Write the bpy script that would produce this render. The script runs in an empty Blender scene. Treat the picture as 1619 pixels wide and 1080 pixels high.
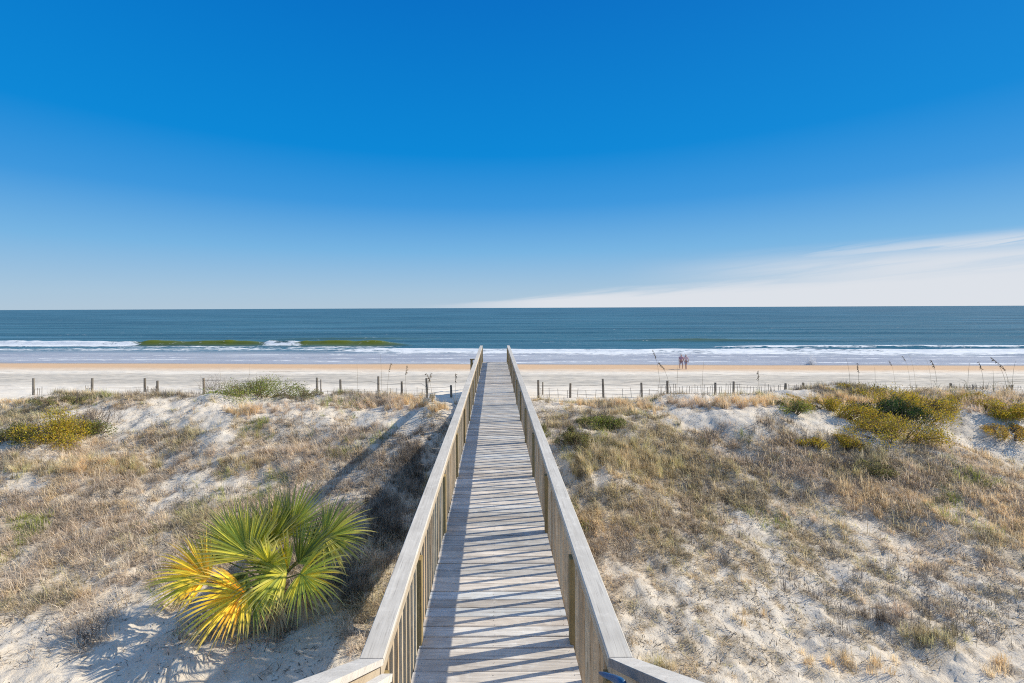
import bpy, math, random
import numpy as np
from mathutils import Vector, Matrix

random.seed(7)
rng = np.random.default_rng(11)
S = bpy.context.scene
COL = S.collection

# ------------------------------------------------------------------ camera
F_PX, CX, CY = 740.0, 809.5, 540.0
CAM_Z = 8.4
WALK_Z = 5.12
YAW, PITCH, ROLL = 0.0, 0.0, math.radians(0.25)
PX0, PY0 = 782.0, 486.7                      # level view camera, lens shifted down
fw = Vector((math.sin(YAW) * math.cos(PITCH), math.cos(YAW) * math.cos(PITCH), -math.sin(PITCH)))
r0 = Vector((math.cos(YAW), -math.sin(YAW), 0))
u0 = r0.cross(fw)
rt = r0 * math.cos(ROLL) - u0 * math.sin(ROLL)
up = u0 * math.cos(ROLL) + r0 * math.sin(ROLL)
cam_d = bpy.data.cameras.new('camera')
cam = bpy.data.objects.new('camera', cam_d)
COL.objects.link(cam)
m = Matrix((rt, up, -fw)).transposed().to_4x4()
m.translation = (0, 0, CAM_Z)
cam.matrix_world = m
cam_d.sensor_width = 36
cam_d.lens = 36 * F_PX / 1619
cam_d.shift_x = (CX - PX0) / 1619
cam_d.shift_y = -(CY - PY0) / 1619
cam_d.clip_start = 0.05
cam_d.clip_end = 60000
S.camera = cam


def ray(px, py):
    return (fw + rt * ((px - PX0) / F_PX) + up * ((PY0 - py) / F_PX))


def at_depth(px, py, Y):
    r = ray(px, py)
    t = Y / r.y
    return Vector((r.x * t, Y, CAM_Z + r.z * t))


# ------------------------------------------------------------------ noise
_tab = np.random.default_rng(3).random((8, 256, 256))


def vn(x, y, s=0):
    x = np.asarray(x, float); y = np.asarray(y, float)
    xi = np.floor(x).astype(int); yi = np.floor(y).astype(int)
    fx = x - xi; fy = y - yi
    fx = fx * fx * fx * (fx * (fx * 6 - 15) + 10); fy = fy * fy * fy * (fy * (fy * 6 - 15) + 10)
    T = _tab[s % 8]
    a = T[xi & 255, yi & 255]; b = T[(xi + 1) & 255, yi & 255]
    c = T[xi & 255, (yi + 1) & 255]; d = T[(xi + 1) & 255, (yi + 1) & 255]
    return (a * (1 - fx) + b * fx) * (1 - fy) + (c * (1 - fx) + d * fx) * fy - 0.5


def fbm(x, y, s=0, o=4, g=0.5):
    v = 0; a = 1.0; f = 1.0
    c, sn = math.cos(0.6), math.sin(0.6)
    for i in range(o):
        v = v + a * vn(x * f + 17.3 * i, y * f - 9.1 * i, s + i)
        x, y = x * c - y * sn, x * sn + y * c
        a *= g; f *= 2.03
    return v


def sm(a, b, x):
    t = np.clip((np.asarray(x, float) - a) / (b - a), 0, 1)
    return t * t * (3 - 2 * t)


# ------------------------------------------------------------------ terrain height
PY = np.array([-60, 4, 7, 8.5, 10, 11.5, 13, 14.5, 16, 17.2, 18.2, 19.2, 20.5, 22, 24, 26, 30, 36, 45, 56, 64, 70, 80, 100, 160, 400])
PZ = np.array([2.4, 2.4, 2.48, 2.58, 2.75, 3.0, 3.32, 3.78, 4.28, 4.6, 4.72, 4.7, 4.4, 3.95, 3.55, 3.36, 3.02, 2.55, 1.9, 1.1, 0.5, 0.0, -0.6, -1.4, -3, -6])


def ground(x, y):
    x = np.asarray(x, float); y = np.asarray(y, float)
    ys = y + 0.06 * x * sm(30, 66, y)                       # shoreline runs slightly oblique
    crest = sm(9, 14, y) * (1 - sm(20, 25, y))
    w = vn(x * 0.13, 3.1 + 0 * x, 2) * 2.2 * crest + vn(x * 0.31 + 5, y * 0.1, 5) * 1.2 * crest
    z = np.interp(ys + w, PY, PZ)
    dune = sm(3, 7, y) * (1 - sm(21, 25.5, y))
    nr_ = 0.4 + 0.6 * sm(10, 14, y)
    z = z + dune * nr_ * (0.45 * fbm(x * 0.22, y * 0.3, 1, 2) + 0.24 * fbm(x * 0.62, y * 0.62, 4, 3) * sm(2, 9, y))
    z = z + crest * 0.06 * sm(6, 16, x) - 0.16 * sm(17, 18.5, y) * (1 - sm(22, 25, y)) * (1 - sm(-11, -7, x))
    z = z + dune * 0.085 * fbm(x * 2.1, y * 2.1, 3, 3) + dune * 0.06 * fbm(x * 6.5, y * 6.5, 6, 2) + dune * 0.03 * fbm(x * 15, y * 15, 2, 2) * (1 - sm(13, 17, y))
    # hollow scoured beside and under the walkway
    z = z - 0.25 * np.exp(-((x + 0.5) / 1.8) ** 2) * sm(9, 13, y) * (1 - sm(17, 24, y))
    z = z + 0.10 * fbm(x * 0.07, y * 0.15, 3, 3) * sm(56, 64, y) * (1 - sm(80, 95, y))
    beach = sm(22, 27, y) * (1 - sm(56, 64, y))
    z = z + beach * (0.10 * fbm(x * 0.25, y * 0.5, 2, 3) + 0.05 * fbm(x * 1.7, y * 1.7, 5, 2))
    return z


def at(px, py, lo=4.0, hi=75.0):
    r = ray(px, py)
    ts = np.linspace(lo, hi, 3000) / r.y
    z = CAM_Z + r.z * ts
    g = ground(r.x * ts, r.y * ts)
    k = np.argmax(z < g)
    t = ts[k]
    return Vector((r.x * t, r.y * t, float(g[k])))


# ------------------------------------------------------------------ mesh helpers
def link(name, me, mat, parent=None):
    o = bpy.data.objects.new(name, me)
    COL.objects.link(o)
    if mat is not None:
        me.materials.append(mat)
    if parent is not None:
        o.parent = parent
        o.matrix_parent_inverse = Matrix.Translation(parent.location).inverted()
    return o


def np_mesh(name, v, quads=None, tris=None, tint=None, smooth=False, attrs=None):
    me = bpy.data.meshes.new(name)
    v = np.asarray(v, np.float32)
    me.vertices.add(len(v)); me.vertices.foreach_set('co', v.ravel())
    nq = 0 if quads is None else len(quads)
    nt = 0 if tris is None else len(tris)
    idx = []
    if nq: idx.append(np.asarray(quads, np.int32).ravel())
    if nt: idx.append(np.asarray(tris, np.int32).ravel())
    idx = np.concatenate(idx)
    me.loops.add(len(idx)); me.loops.foreach_set('vertex_index', idx)
    me.polygons.add(nq + nt)
    st = np.concatenate([np.arange(nq) * 4, nq * 4 + np.arange(nt) * 3]).astype(np.int32)
    me.polygons.foreach_set('loop_start', st)
    me.polygons.foreach_set('use_smooth', np.full(nq + nt, smooth))
    me.update(calc_edges=True)
    if tint is not None:
        a = me.attributes.new('tint', 'FLOAT_COLOR', 'POINT')
        t = np.ones((len(v), 4), np.float32); t[:, :3] = tint
        a.data.foreach_set('color', t.ravel())
    for k, arr in (attrs or {}).items():
        a = me.attributes.new(k, 'FLOAT', 'POINT')
        a.data.foreach_set('value', np.asarray(arr, np.float32).ravel())
    me.validate()
    return me


class MB:
    """collects boxes, tubes and strips with a tint per vertex"""
    def __init__(s):
        s.v = []; s.f = []; s.t = []

    def add(s, vs, fs, t=(1, 1, 1)):
        b = len(s.v)
        s.v += [tuple(p) for p in vs]
        s.f += [tuple(b + i for i in f) for f in fs]
        s.t += [t] * len(vs)

    def box(s, a, b, t=(1, 1, 1), bev=0.0, jit=0.0):
        """axis-aligned box with chamfered long edges"""
        x0, y0, z0 = a; x1, y1, z1 = b
        if bev <= 0:
            vs = [(x0, y0, z0), (x1, y0, z0), (x1, y1, z0), (x0, y1, z0), (x0, y0, z1), (x1, y0, z1), (x1, y1, z1), (x0, y1, z1)]
            s.add(vs, [(0, 3, 2, 1), (4, 5, 6, 7), (0, 1, 5, 4), (1, 2, 6, 5), (2, 3, 7, 6), (3, 0, 4, 7)], t)
            return
        s.prism(a, b, t, bev)

    def prism(s, a, b, t, c):
        d = [b[i] - a[i] for i in range(3)]
        ax = max(range(3), key=lambda i: d[i])
        p, q = [(1, 2), (2, 0), (0, 1)][ax]
        prof = [(a[p] + c, a[q]), (b[p] - c, a[q]), (b[p], a[q] + c), (b[p], b[q] - c), (b[p] - c, b[q]), (a[p] + c, b[q]), (a[p], b[q] - c), (a[p], a[q] + c)]
        vs = []
        for e in (a[ax], b[ax]):
            for (m_, n_) in prof:
                w = [0, 0, 0]; w[ax] = e; w[p] = m_; w[q] = n_
                vs.append(tuple(w))
        n = 8
        fs = [(i, (i + 1) % n, n + (i + 1) % n, n + i) for i in range(n)]
        fs += [tuple(range(n - 1, -1, -1)), tuple(range(n, 2 * n))]
        s.add(vs, fs, t)

    def beam(s, p0, p1, w, h, t=(1, 1, 1), upv=Vector((0, 0, 1))):
        """rectangular bar from p0 to p1 (centre line), vertical ends when sloping"""
        p0 = Vector(p0); p1 = Vector(p1)
        d = (p1 - p0).normalized()
        side = d.cross(upv)
        side = side.normalized() if side.length > 1e-6 else Vector((1, 0, 0))
        u = side.cross(d).normalized()
        vs = []
        for p in (p0, p1):
            for a_, b_ in ((-1, -1), (1, -1), (1, 1), (-1, 1)):
                vs.append(p + side * (a_ * w / 2) + u * (b_ * h / 2))
        s.add(vs, [(3, 2, 1, 0), (4, 5, 6, 7), (0, 1, 5, 4), (1, 2, 6, 5), (2, 3, 7, 6), (3, 0, 4, 7)], t)

    def tube(s, pts, rads, t=(1, 1, 1), n=6):
        pts = [Vector(p) for p in pts]
        vs = []
        for i, p in enumerate(pts):
            d = (pts[min(i + 1, len(pts) - 1)] - pts[max(i - 1, 0)])
            d = d.normalized() if d.length > 0 else Vector((0, 0, 1))
            a = d.cross(Vector((0.31, 0.17, 0.93))); 
            if a.length < 1e-4: a = d.cross(Vector((1, 0, 0)))
            a.normalize(); b = d.cross(a)
            for k in range(n):
                an = 2 * math.pi * k / n
                vs.append(p + (a * math.cos(an) + b * math.sin(an)) * rads[i])
        fs = []
        for i in range(len(pts) - 1):
            for k in range(n):
                fs.append((i * n + k, i * n + (k + 1) % n, (i + 1) * n + (k + 1) % n, (i + 1) * n + k))
        fs.append(tuple(range(n - 1, -1, -1)))
        fs.append(tuple((len(pts) - 1) * n + k for k in range(n)))
        s.add(vs, fs, t)

    def build(s, name, mat, parent=None, smooth=False):
        me = bpy.data.meshes.new(name)
        me.from_pydata(s.v, [], s.f)
        a = me.attributes.new('tint', 'FLOAT_COLOR', 'POINT')
        arr = np.ones((len(s.v), 4), np.float32); arr[:, :3] = np.array(s.t, np.float32).reshape(-1, 3)
        a.data.foreach_set('color', arr.ravel())
        if smooth:
            me.polygons.foreach_set('use_smooth', [True] * len(me.polygons))
        me.update()
        return link(name, me, mat, parent)


def tag(o, label=None, cat=None, group=None, kind=None):
    if label: o['label'] = label
    if cat: o['category'] = cat
    if group: o['group'] = group
    if kind: o['kind'] = kind
    return o


def thing(name, label, cat, loc=(0, 0, 0), group=None):
    o = bpy.data.objects.new(name, None)
    COL.objects.link(o)
    o.location = loc
    o.empty_display_size = 0.2
    return tag(o, label, cat, group)


# ------------------------------------------------------------------ materials
class NT:
    def __init__(s, name):
        s.m = bpy.data.materials.new(name)
        s.m.use_nodes = True
        s.t = s.m.node_tree
        s.n = s.t.nodes; s.l = s.t.links
        s.n.clear()
        s.out = s.n.new('ShaderNodeOutputMaterial')

    def __call__(s, kind, ins=None, **props):
        nd = s.n.new(kind)
        for k, v in props.items(): setattr(nd, k, v)
        for k, v in (ins or {}).items():
            if hasattr(v, 'is_linked') or isinstance(v, bpy.types.NodeSocket):
                s.l.new(v, nd.inputs[k])
            else:
                nd.inputs[k].default_value = v
        return nd

    def math(s, op, a, b=0.0, clamp=False):
        nd = s('ShaderNodeMath', {0: a, 1: b}, operation=op, use_clamp=clamp)
        return nd.outputs[0]

    def mix(s, f, a, b, mode='MIX'):
        nd = s.n.new('ShaderNodeMix'); nd.data_type = 'RGBA'; nd.blend_type = mode
        for i, v in ((0, f), (6, a), (7, b)):
            if isinstance(v, bpy.types.NodeSocket): s.l.new(v, nd.inputs[i])
            else: nd.inputs[i].default_value = v if i == 0 else (tuple(v) + (1,))[:4]
        return nd.outputs[2]

    def noise(s, vec, scale, detail=4, rough=0.55, dist=0.0):
        return s('ShaderNodeTexNoise', {'Vector': vec, 'Scale': scale, 'Detail': detail, 'Roughness': rough, 'Distortion': dist})

    def ramp(s, f, a, b, ca=(0, 0, 0), cb=(1, 1, 1)):
        nd = s.n.new('ShaderNodeValToRGB')
        s.l.new(f, nd.inputs[0])
        e = nd.color_ramp.elements
        e[0].position = a; e[0].color = tuple(ca) + (1,)
        e[1].position = b; e[1].color = tuple(cb) + (1,)
        return nd.outputs[0]

    def scaled(s, vec, sc):
        return s('ShaderNodeMapping', {'Vector': vec, 'Scale': sc}).outputs[0]

    def attr(s, name):
        return s('ShaderNodeAttribute', attribute_name=name)

    def obj(s):
        return s('ShaderNodeTexCoord').outputs['Object']

    def finish(s, sh):
        s.l.new(sh, s.out.inputs[0])
        return s.m


def wood(name, ca, cb, axis, grain=1.0, rough=0.8, dark=(0.1, 0.085, 0.07), knots=True):
    """weathered board: grain stretched along `axis`, stains, dark checks"""
    M = NT(name)
    o = M.obj()
    sc = [38.0, 38.0, 38.0]; sc[axis] = 1.6
    g = M.noise(M.scaled(o, sc), 1.0, 6, 0.62, 0.6)
    sc2 = [90.0, 90.0, 90.0]; sc2[axis] = 2.5
    g2 = M.noise(M.scaled(o, sc2), 1.0, 3, 0.7)
    st = M.noise(o, 2.3, 4, 0.6)
    st2 = M.noise(o, 11.0, 3, 0.6)
    c = M.mix(M.ramp(g.outputs[0], 0.3, 0.72), ca, cb)
    c = M.mix(M.ramp(g2.outputs[0], 0.55, 0.70), c, dark)
    c = M.mix(M.ramp(st.outputs[0], 0.4, 0.75, (0, 0, 0), (0.45, 0.45, 0.45)), c, tuple(x * 0.6 for x in ca))
    c = M.mix(M.ramp(st2.outputs[0], 0.55, 0.8, (0, 0, 0), (0.35, 0.35, 0.35)), c, tuple(min(1, x * 1.35) for x in cb))
    c = M.mix(1.0, c, M.attr('tint').outputs['Color'], 'MULTIPLY')
    bmp = M('ShaderNodeBump', {'Height': g.outputs[0], 'Strength': 0.5 * grain, 'Distance': 0.004})
    p = M('ShaderNodeBsdfPrincipled', {'Base Color': c, 'Roughness': rough, 'Normal': bmp.outputs[0], 'Specular IOR Level': 0.25})
    return M.finish(p.outputs[0])


def leafy(name, rough=0.6, transl=0.3, noise_amt=0.25, spec=0.25):
    M = NT(name)
    o = M.obj()
    n = M.noise(o, 9.0, 3)
    c = M.mix(noise_amt, M.attr('tint').outputs['Color'], M.ramp(n.outputs[0], 0.3, 0.7, (0.3, 0.3, 0.3), (1.0, 1.0, 1.0)), 'MULTIPLY')
    p = M('ShaderNodeBsdfPrincipled', {'Base Color': c, 'Roughness': rough, 'Specular IOR Level': spec})
    if transl <= 0:
        return M.finish(p.outputs[0])
    t = M('ShaderNodeBsdfTranslucent', {'Color': c})
    mx = M('ShaderNodeMixShader', {0: transl, 1: p.outputs[0], 2: t.outputs[0]})
    return M.finish(mx.outputs[0])


def plain(name, col, rough=0.6, amt=0.3, scale=12, metal=0.0):
    M = NT(name)
    n = M.noise(M.obj(), scale, 4)
    c = M.mix(M.ramp(n.outputs[0], 0.3, 0.7), tuple(x * (1 - amt) for x in col), tuple(min(1, x * (1 + amt)) for x in col))
    p = M('ShaderNodeBsdfPrincipled', {'Base Color': c, 'Roughness': rough, 'Metallic': metal})
    return M.finish(p.outputs[0])


DECK_M = wood('deck_wood', (0.50, 0.46, 0.415), (0.82, 0.775, 0.715), 0, dark=(0.20, 0.175, 0.155))
CAP_M = wood('cap_wood', (0.585, 0.535, 0.465), (0.73, 0.68, 0.60), 1, grain=0.6, dark=(0.42, 0.38, 0.33))
RAIL_M = wood('rail_wood', (0.46, 0.36, 0.25), (0.66, 0.55, 0.41), 1, dark=(0.26, 0.2, 0.13))
BAL_M = wood('baluster_wood', (0.46, 0.35, 0.23), (0.74, 0.60, 0.42), 2, dark=(0.2, 0.15, 0.09))
POST_M = wood('post_wood', (0.26, 0.19, 0.085), (0.44, 0.34, 0.17), 2, dark=(0.15, 0.11, 0.05))
JOIST_M = wood('joist_wood', (0.22, 0.17, 0.12), (0.34, 0.27, 0.2), 1)
FENCE_M = wood('fence_wood', (0.17, 0.145, 0.115), (0.30, 0.26, 0.21), 2)
WIRE_M = plain('fence_wire', (0.12, 0.11, 0.1), 0.6)
GRASS_M = leafy('dry_grass', 0.85, 0.42, 0.1, 0.1)
LEAF_M = leafy('shrub_leaf', 0.55, 0.38, 0.2)
PALM_M = leafy('palm_leaf', 0.42, 0.42, 0.1, 0.35)
TWIG_M = leafy('twig', 0.9, 0.0, 0.4, 0.1)


def sand_mat():
    M = NT('sand')
    geo = M('ShaderNodeNewGeometry').outputs['Position']
    o = M.obj()
    sep = M('ShaderNodeSeparateXYZ', {0: geo})
    X, Y = sep.outputs[0], sep.outputs[1]
    ys = M.math('ADD', Y, M.math('MULTIPLY', X, 0.06))
    big = M.noise(o, 0.45, 4)
    mid = M.noise(o, 3.0, 5, 0.65)
    fine = M.noise(o, 28.0, 5, 0.7)
    grit = M.noise(o, 160.0, 2, 0.6)
    # dry dune sand
    c = M.mix(M.ramp(mid.outputs[0], 0.3, 0.7), (0.70, 0.60, 0.48), (0.88, 0.795, 0.675))
    c = M.mix(M.ramp(big.outputs[0], 0.35, 0.7, (0, 0, 0), (0.5, 0.5, 0.5)), c, (0.80, 0.70, 0.565))
    c = M.mix(M.ramp(fine.outputs[0], 0.32, 0.46, (0.55, 0.55, 0.55), (0, 0, 0)), c, (0.46, 0.38, 0.29))
    # organic litter on the dune
    cov = M.attr('cover').outputs['Fac']
    lit_f = M.math('MULTIPLY', M.ramp(M.math('ADD', M.math('MULTIPLY', fine.outputs[0], 1.0), M.math('MULTIPLY', cov, 0.42)), 0.60, 0.80), 0.85)
    lit_c = M.mix(M.ramp(mid.outputs[0], 0.35, 0.65), (0.36, 0.29, 0.21), (0.66, 0.55, 0.41))
    c = M.mix(lit_f, c, lit_c)
    speck = M.math('MULTIPLY', M.ramp(M.noise(o, 46.0, 3, 0.7).outputs[0], 0.60, 0.68), M.math('MULTIPLY', M.math('ADD', cov, 0.22), 1.1))
    c = M.mix(M.math('MINIMUM', speck, 0.8), c, (0.11, 0.09, 0.065))
    # beach bands: grey trampled band, cream flat, tan damp strip, dark wet edge
    str_n = M.noise(M.scaled(o, (0.05, 0.55, 1)), 1.0, 5, 0.62)
    str_f = M.noise(M.scaled(o, (0.35, 1.6, 1)), 1.0, 5, 0.7)
    yj = M.math('ADD', ys, M.math('MULTIPLY', M.math('SUBTRACT', str_n.outputs[0], 0.5), 5.0))

    def band(a, b, cc, d):
        up_ = M('ShaderNodeMapRange', {0: yj, 1: a, 2: b}, clamp=True).outputs[0]
        dn_ = M('ShaderNodeMapRange', {0: yj, 1: cc, 2: d, 3: 1.0, 4: 0.0}, clamp=True).outputs[0]
        return M.math('MULTIPLY', up_, dn_)
    bf = M('ShaderNodeMapRange', {0: Y, 1: 22.0, 2: 27.0}, clamp=True).outputs[0]
    bc = M.mix(M.ramp(str_f.outputs[0], 0.35, 0.65), (0.78, 0.68, 0.55), (0.93, 0.845, 0.72))
    c = M.mix(bf, c, bc)
    gf = M.math('MULTIPLY', band(33, 36, 44, 48), M.ramp(str_f.outputs[0], 0.36, 0.58))
    c = M.mix(M.math('MULTIPLY', gf, 0.72), c, (0.40, 0.36, 0.295))
    for yt in (38.2, 40.0, 43.5, 45.2):
        dy_ = M.math('ABSOLUTE', M.math('SUBTRACT', M.math('ADD', ys, M.math('MULTIPLY', big.outputs[0], 1.2)), yt + .6))
        c = M.mix(M('ShaderNodeMapRange', {0: dy_, 1: 0.08, 2: 0.35, 3: 0.45, 4: 0.0}, clamp=True).outputs[0], c, (0.36, 0.32, 0.27))
    wr = M.noise(M.scaled(o, (0.25, 2.6, 1)), 1.0, 5, 0.75)
    c = M.mix(M.math('MULTIPLY', M.math('MULTIPLY', band(29, 31, 50, 54), M.ramp(wr.outputs[0], 0.54, 0.64)), 0.7), c, (0.24, 0.21, 0.17))
    c = M.mix(M.math('MULTIPLY', band(49, 57, 66, 70), 0.9), c, (0.68, 0.44, 0.25))
    wet = M('ShaderNodeMapRange', {0: ys, 1: 65.5, 2: 69.0}, clamp=True).outputs[0]
    c = M.mix(M.math('MULTIPLY', wet, 0.85), c, (0.33, 0.25, 0.19))
    rough = M('ShaderNodeMapRange', {0: wet, 1: 0.0, 2: 1.0, 3: 0.95, 4: 0.35}).outputs[0]
    hsum = M.math('ADD', M.math('MULTIPLY', mid.outputs[0], 0.6), M.math('ADD', M.math('MULTIPLY', fine.outputs[0], 0.35), M.math('MULTIPLY', grit.outputs[0], 0.06)))
    bst = M.math('SUBTRACT', 0.6, M.math('MULTIPLY', bf, 0.4))
    bmp = M('ShaderNodeBump', {'Height': hsum, 'Strength': bst, 'Distance': 0.11})
    p = M('ShaderNodeBsdfPrincipled', {'Base Color': c, 'Roughness': rough, 'Normal': bmp.outputs[0], 'Specular IOR Level': 0.15})
    return M.finish(p.outputs[0])


def sea_mat():
    M = NT('sea_water')
    geo = M('ShaderNodeNewGeometry').outputs['Position']
    sep = M('ShaderNodeSeparateXYZ', {0: geo})
    Y = sep.outputs[1]
    foam = M.attr('foam').outputs['Fac']
    green = M.attr('green').outputs['Fac']
    shal = M.attr('shallow').outputs['Fac']
    far = M('ShaderNodeMapRange', {0: Y, 1: 90.0, 2: 900.0}, clamp=True).outputs[0]
    st = M.noise(M.scaled(geo, (0.006, 0.045, 1)), 1.0, 5, 0.6)
    lnY = M.math('MULTIPLY', M.math('LOGARITHM', Y, 2.718), 15.0)
    lv = M('ShaderNodeCombineXYZ', {0: M.math('MULTIPLY', sep.outputs[0], 0.007), 1: lnY}).outputs[0]
    stl = M.noise(lv, 1.0, 4, 0.6, 0.3)
    st2 = M.noise(M.scaled(geo, (0.03, 0.22, 1)), 1.0, 5, 0.65)
    deep = M.mix(far, (0.052, 0.142, 0.165), (0.032, 0.10, 0.135))
    deep = M.mix(M.ramp(st.outputs[0], 0.4, 0.62), deep, (0.055, 0.145, 0.17))
    deep = M.mix(M.ramp(st2.outputs[0], 0.46, 0.64, (0, 0, 0), (0.8, 0.8, 0.8)), deep, (0.028, 0.08, 0.095))
    deep = M.mix(M.ramp(stl.outputs[0], 0.47, 0.60, (0, 0, 0), (0.9, 0.9, 0.9)), deep, (0.020, 0.060, 0.072))
    deep = M.mix(M.ramp(stl.outputs[0], 0.30, 0.44, (0.8, 0.8, 0.8), (0, 0, 0)), deep, (0.085, 0.19, 0.25))
    near_sheen = M('ShaderNodeMapRange', {0: Y, 1: 88.0, 2: 125.0, 3: 0.6, 4: 0.0}, clamp=True).outputs[0]
    deep = M.mix(near_sheen, deep, (0.055, 0.15, 0.20))  # light blue sheen near the surf painted into the water colour
    deep = M.mix(green, deep, (0.15, 0.175, 0.02))
    c = M.mix(shal, deep, M.mix(M.ramp(st2.outputs[0], 0.4, 0.65), (0.40, 0.385, 0.41), (0.55, 0.53, 0.53)))  # shallows: pale sky reflection put into the base colour
    # foam: cellular holes and streaks, threshold driven by the vertex mask
    v1 = M.noise(M.scaled(geo, (0.55, 1.1, 1.0)), 1.0, 6, 0.68, 0.8)
    v2 = M.noise(M.scaled(geo, (0.08, 0.6, 1.0)), 1.0, 4, 0.6, 0.4)
    nn = M.math('ADD', M.math('MULTIPLY', v1.outputs[0], 1.0), M.math('MULTIPLY', v2.outputs[0], 0.7))
    nn = M.math('SUBTRACT', nn, 0.35)
    ff = M('ShaderNodeMapRange', {0: M.math('ADD', nn, M.math('MULTIPLY', foam, 0.5)), 1: 0.68, 2: 0.84}, clamp=True).outputs[0]
    wf = M.mix(M.ramp(v1.outputs[0], 0.3, 0.6), (0.62, 0.66, 0.70), (0.86, 0.87, 0.87))
    c = M.mix(ff, c, wf)
    rough = M.math('ADD', M.math('MULTIPLY', ff, 0.55), 0.3)
    w1 = M.noise(M.scaled(geo, (0.5, 1.6, 1)), 1.0, 6, 0.7)
    w2 = M.noise(M.scaled(geo, (0.05, 0.2, 1)), 1.0, 4, 0.6)
    hs = M.math('ADD', M.math('MULTIPLY', w1.outputs[0], 0.25), M.math('MULTIPLY', w2.outputs[0], 1.2))
    bmp = M('ShaderNodeBump', {'Height': hs, 'Strength': 0.5, 'Distance': 0.5})
    p = M('ShaderNodeBsdfPrincipled', {'Base Color': c, 'Roughness': rough, 'Normal': bmp.outputs[0], 'IOR': 1.33, 'Specular IOR Level': 0.11})
    return M.finish(p.outputs[0])


# ------------------------------------------------------------------ vegetation cover map
def cover(x, y):
    x = np.asarray(x, float); y = np.asarray(y, float)
    n1 = fbm(x * 0.35, y * 0.45, 2, 4, 0.6)
    n2 = fbm(x * 1.3 + 7, y * 1.3, 5, 3, 0.6)
    left = np.interp(y, [4, 7.6, 8.6, 9.6, 12.5, 14, 15.5, 17.5, 19, 21, 23], [0.1, 0.15, 0.5, 0.80, 0.80, 0.60, 0.42, 0.33, 0.16, 0.16, 0.03])
    left = left + 0.12 * sm(-13, -16, x) * sm(12, 13, y) * (1 - sm(15, 17, y))
    right = np.interp(y, [4, 6.5, 8, 9.5, 11, 14.5, 16, 17.5, 19, 21, 23], [0.16, 0.18, 0.24, 0.36, 0.64, 0.66, 0.46, 0.32, 0.42, 0.6, 0.15])
    right = right + 0.18 * np.exp(-((x - 3.2) / 1.8) ** 2) * sm(10, 13, y) * (1 - sm(15.5, 17.5, y))
    k = sm(-1.5, 1.5, x)
    c = left * (1 - k) + right * k
    slope_l = (1 - k) * sm(13, 14.5, y) * (1 - sm(18.5, 20, y))
    c = c + slope_l * 0.5 * fbm(x * 3.1, y * 3.1, 6, 3)
    nearr = k * (1 - sm(9.5, 12, y))
    n3 = fbm(x * 3.3 + 2, y * 3.3, 1, 3, 0.6)
    c = c + (0.85 * n1 + 0.45 * n2) * (1 - 0.8 * nearr) + nearr * (0.75 * n3 + 0.5 * fbm(x * 7, y * 7, 4, 2) + 0.10)
    c = c - 0.55 * np.exp(-((x - 8.2) / 3.2) ** 2 - ((y - 17.2) / 1.3) ** 2) - 0.5 * np.exp(-((x - 17.6) / 1.6) ** 2 - ((y - 16.6) / 1.5) ** 2)
    # bare sand in front of the palm
    c = c - 0.7 * np.exp(-((x + 3.6) / 1.6) ** 2 - ((y - 7.4) / 0.9) ** 2)
    return np.clip(c, 0, 1) * (1 - sm(22.0, 24.5, y))


# ------------------------------------------------------------------ setting: ground, sea
def build_ground():
    ys = [-60, -40, -25, -15, -8, -3, 0, 2]
    y = 3.0
    while y < 160:
        ys.append(y)
        y += max(0.055, 0.0068 * y) if y < 24 else 0.012 * y
    ys += [200, 280, 400]
    ys = np.array(ys)
    u = np.linspace(-1, 1, 760)
    half = 12 + 1.28 * np.clip(ys, 0, None) + 20 * sm(24, 60, ys)
    X = u[None, :] * half[:, None]
    Yg = np.repeat(ys[:, None], len(u), 1)
    Z = ground(X, Yg)
    nr, nc = X.shape
    v = np.stack([X, Yg, Z], -1).reshape(-1, 3)
    i = (np.arange(nr - 1)[:, None] * nc + np.arange(nc - 1)[None, :]).ravel()
    q = np.stack([i, i + 1, i + 1 + nc, i + nc], 1)
    me = np_mesh('ground', v, quads=q, smooth=True, attrs={'cover': cover(v[:, 0], v[:, 1])})
    tag(link('ground', me, sand_mat()), kind='structure')


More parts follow.
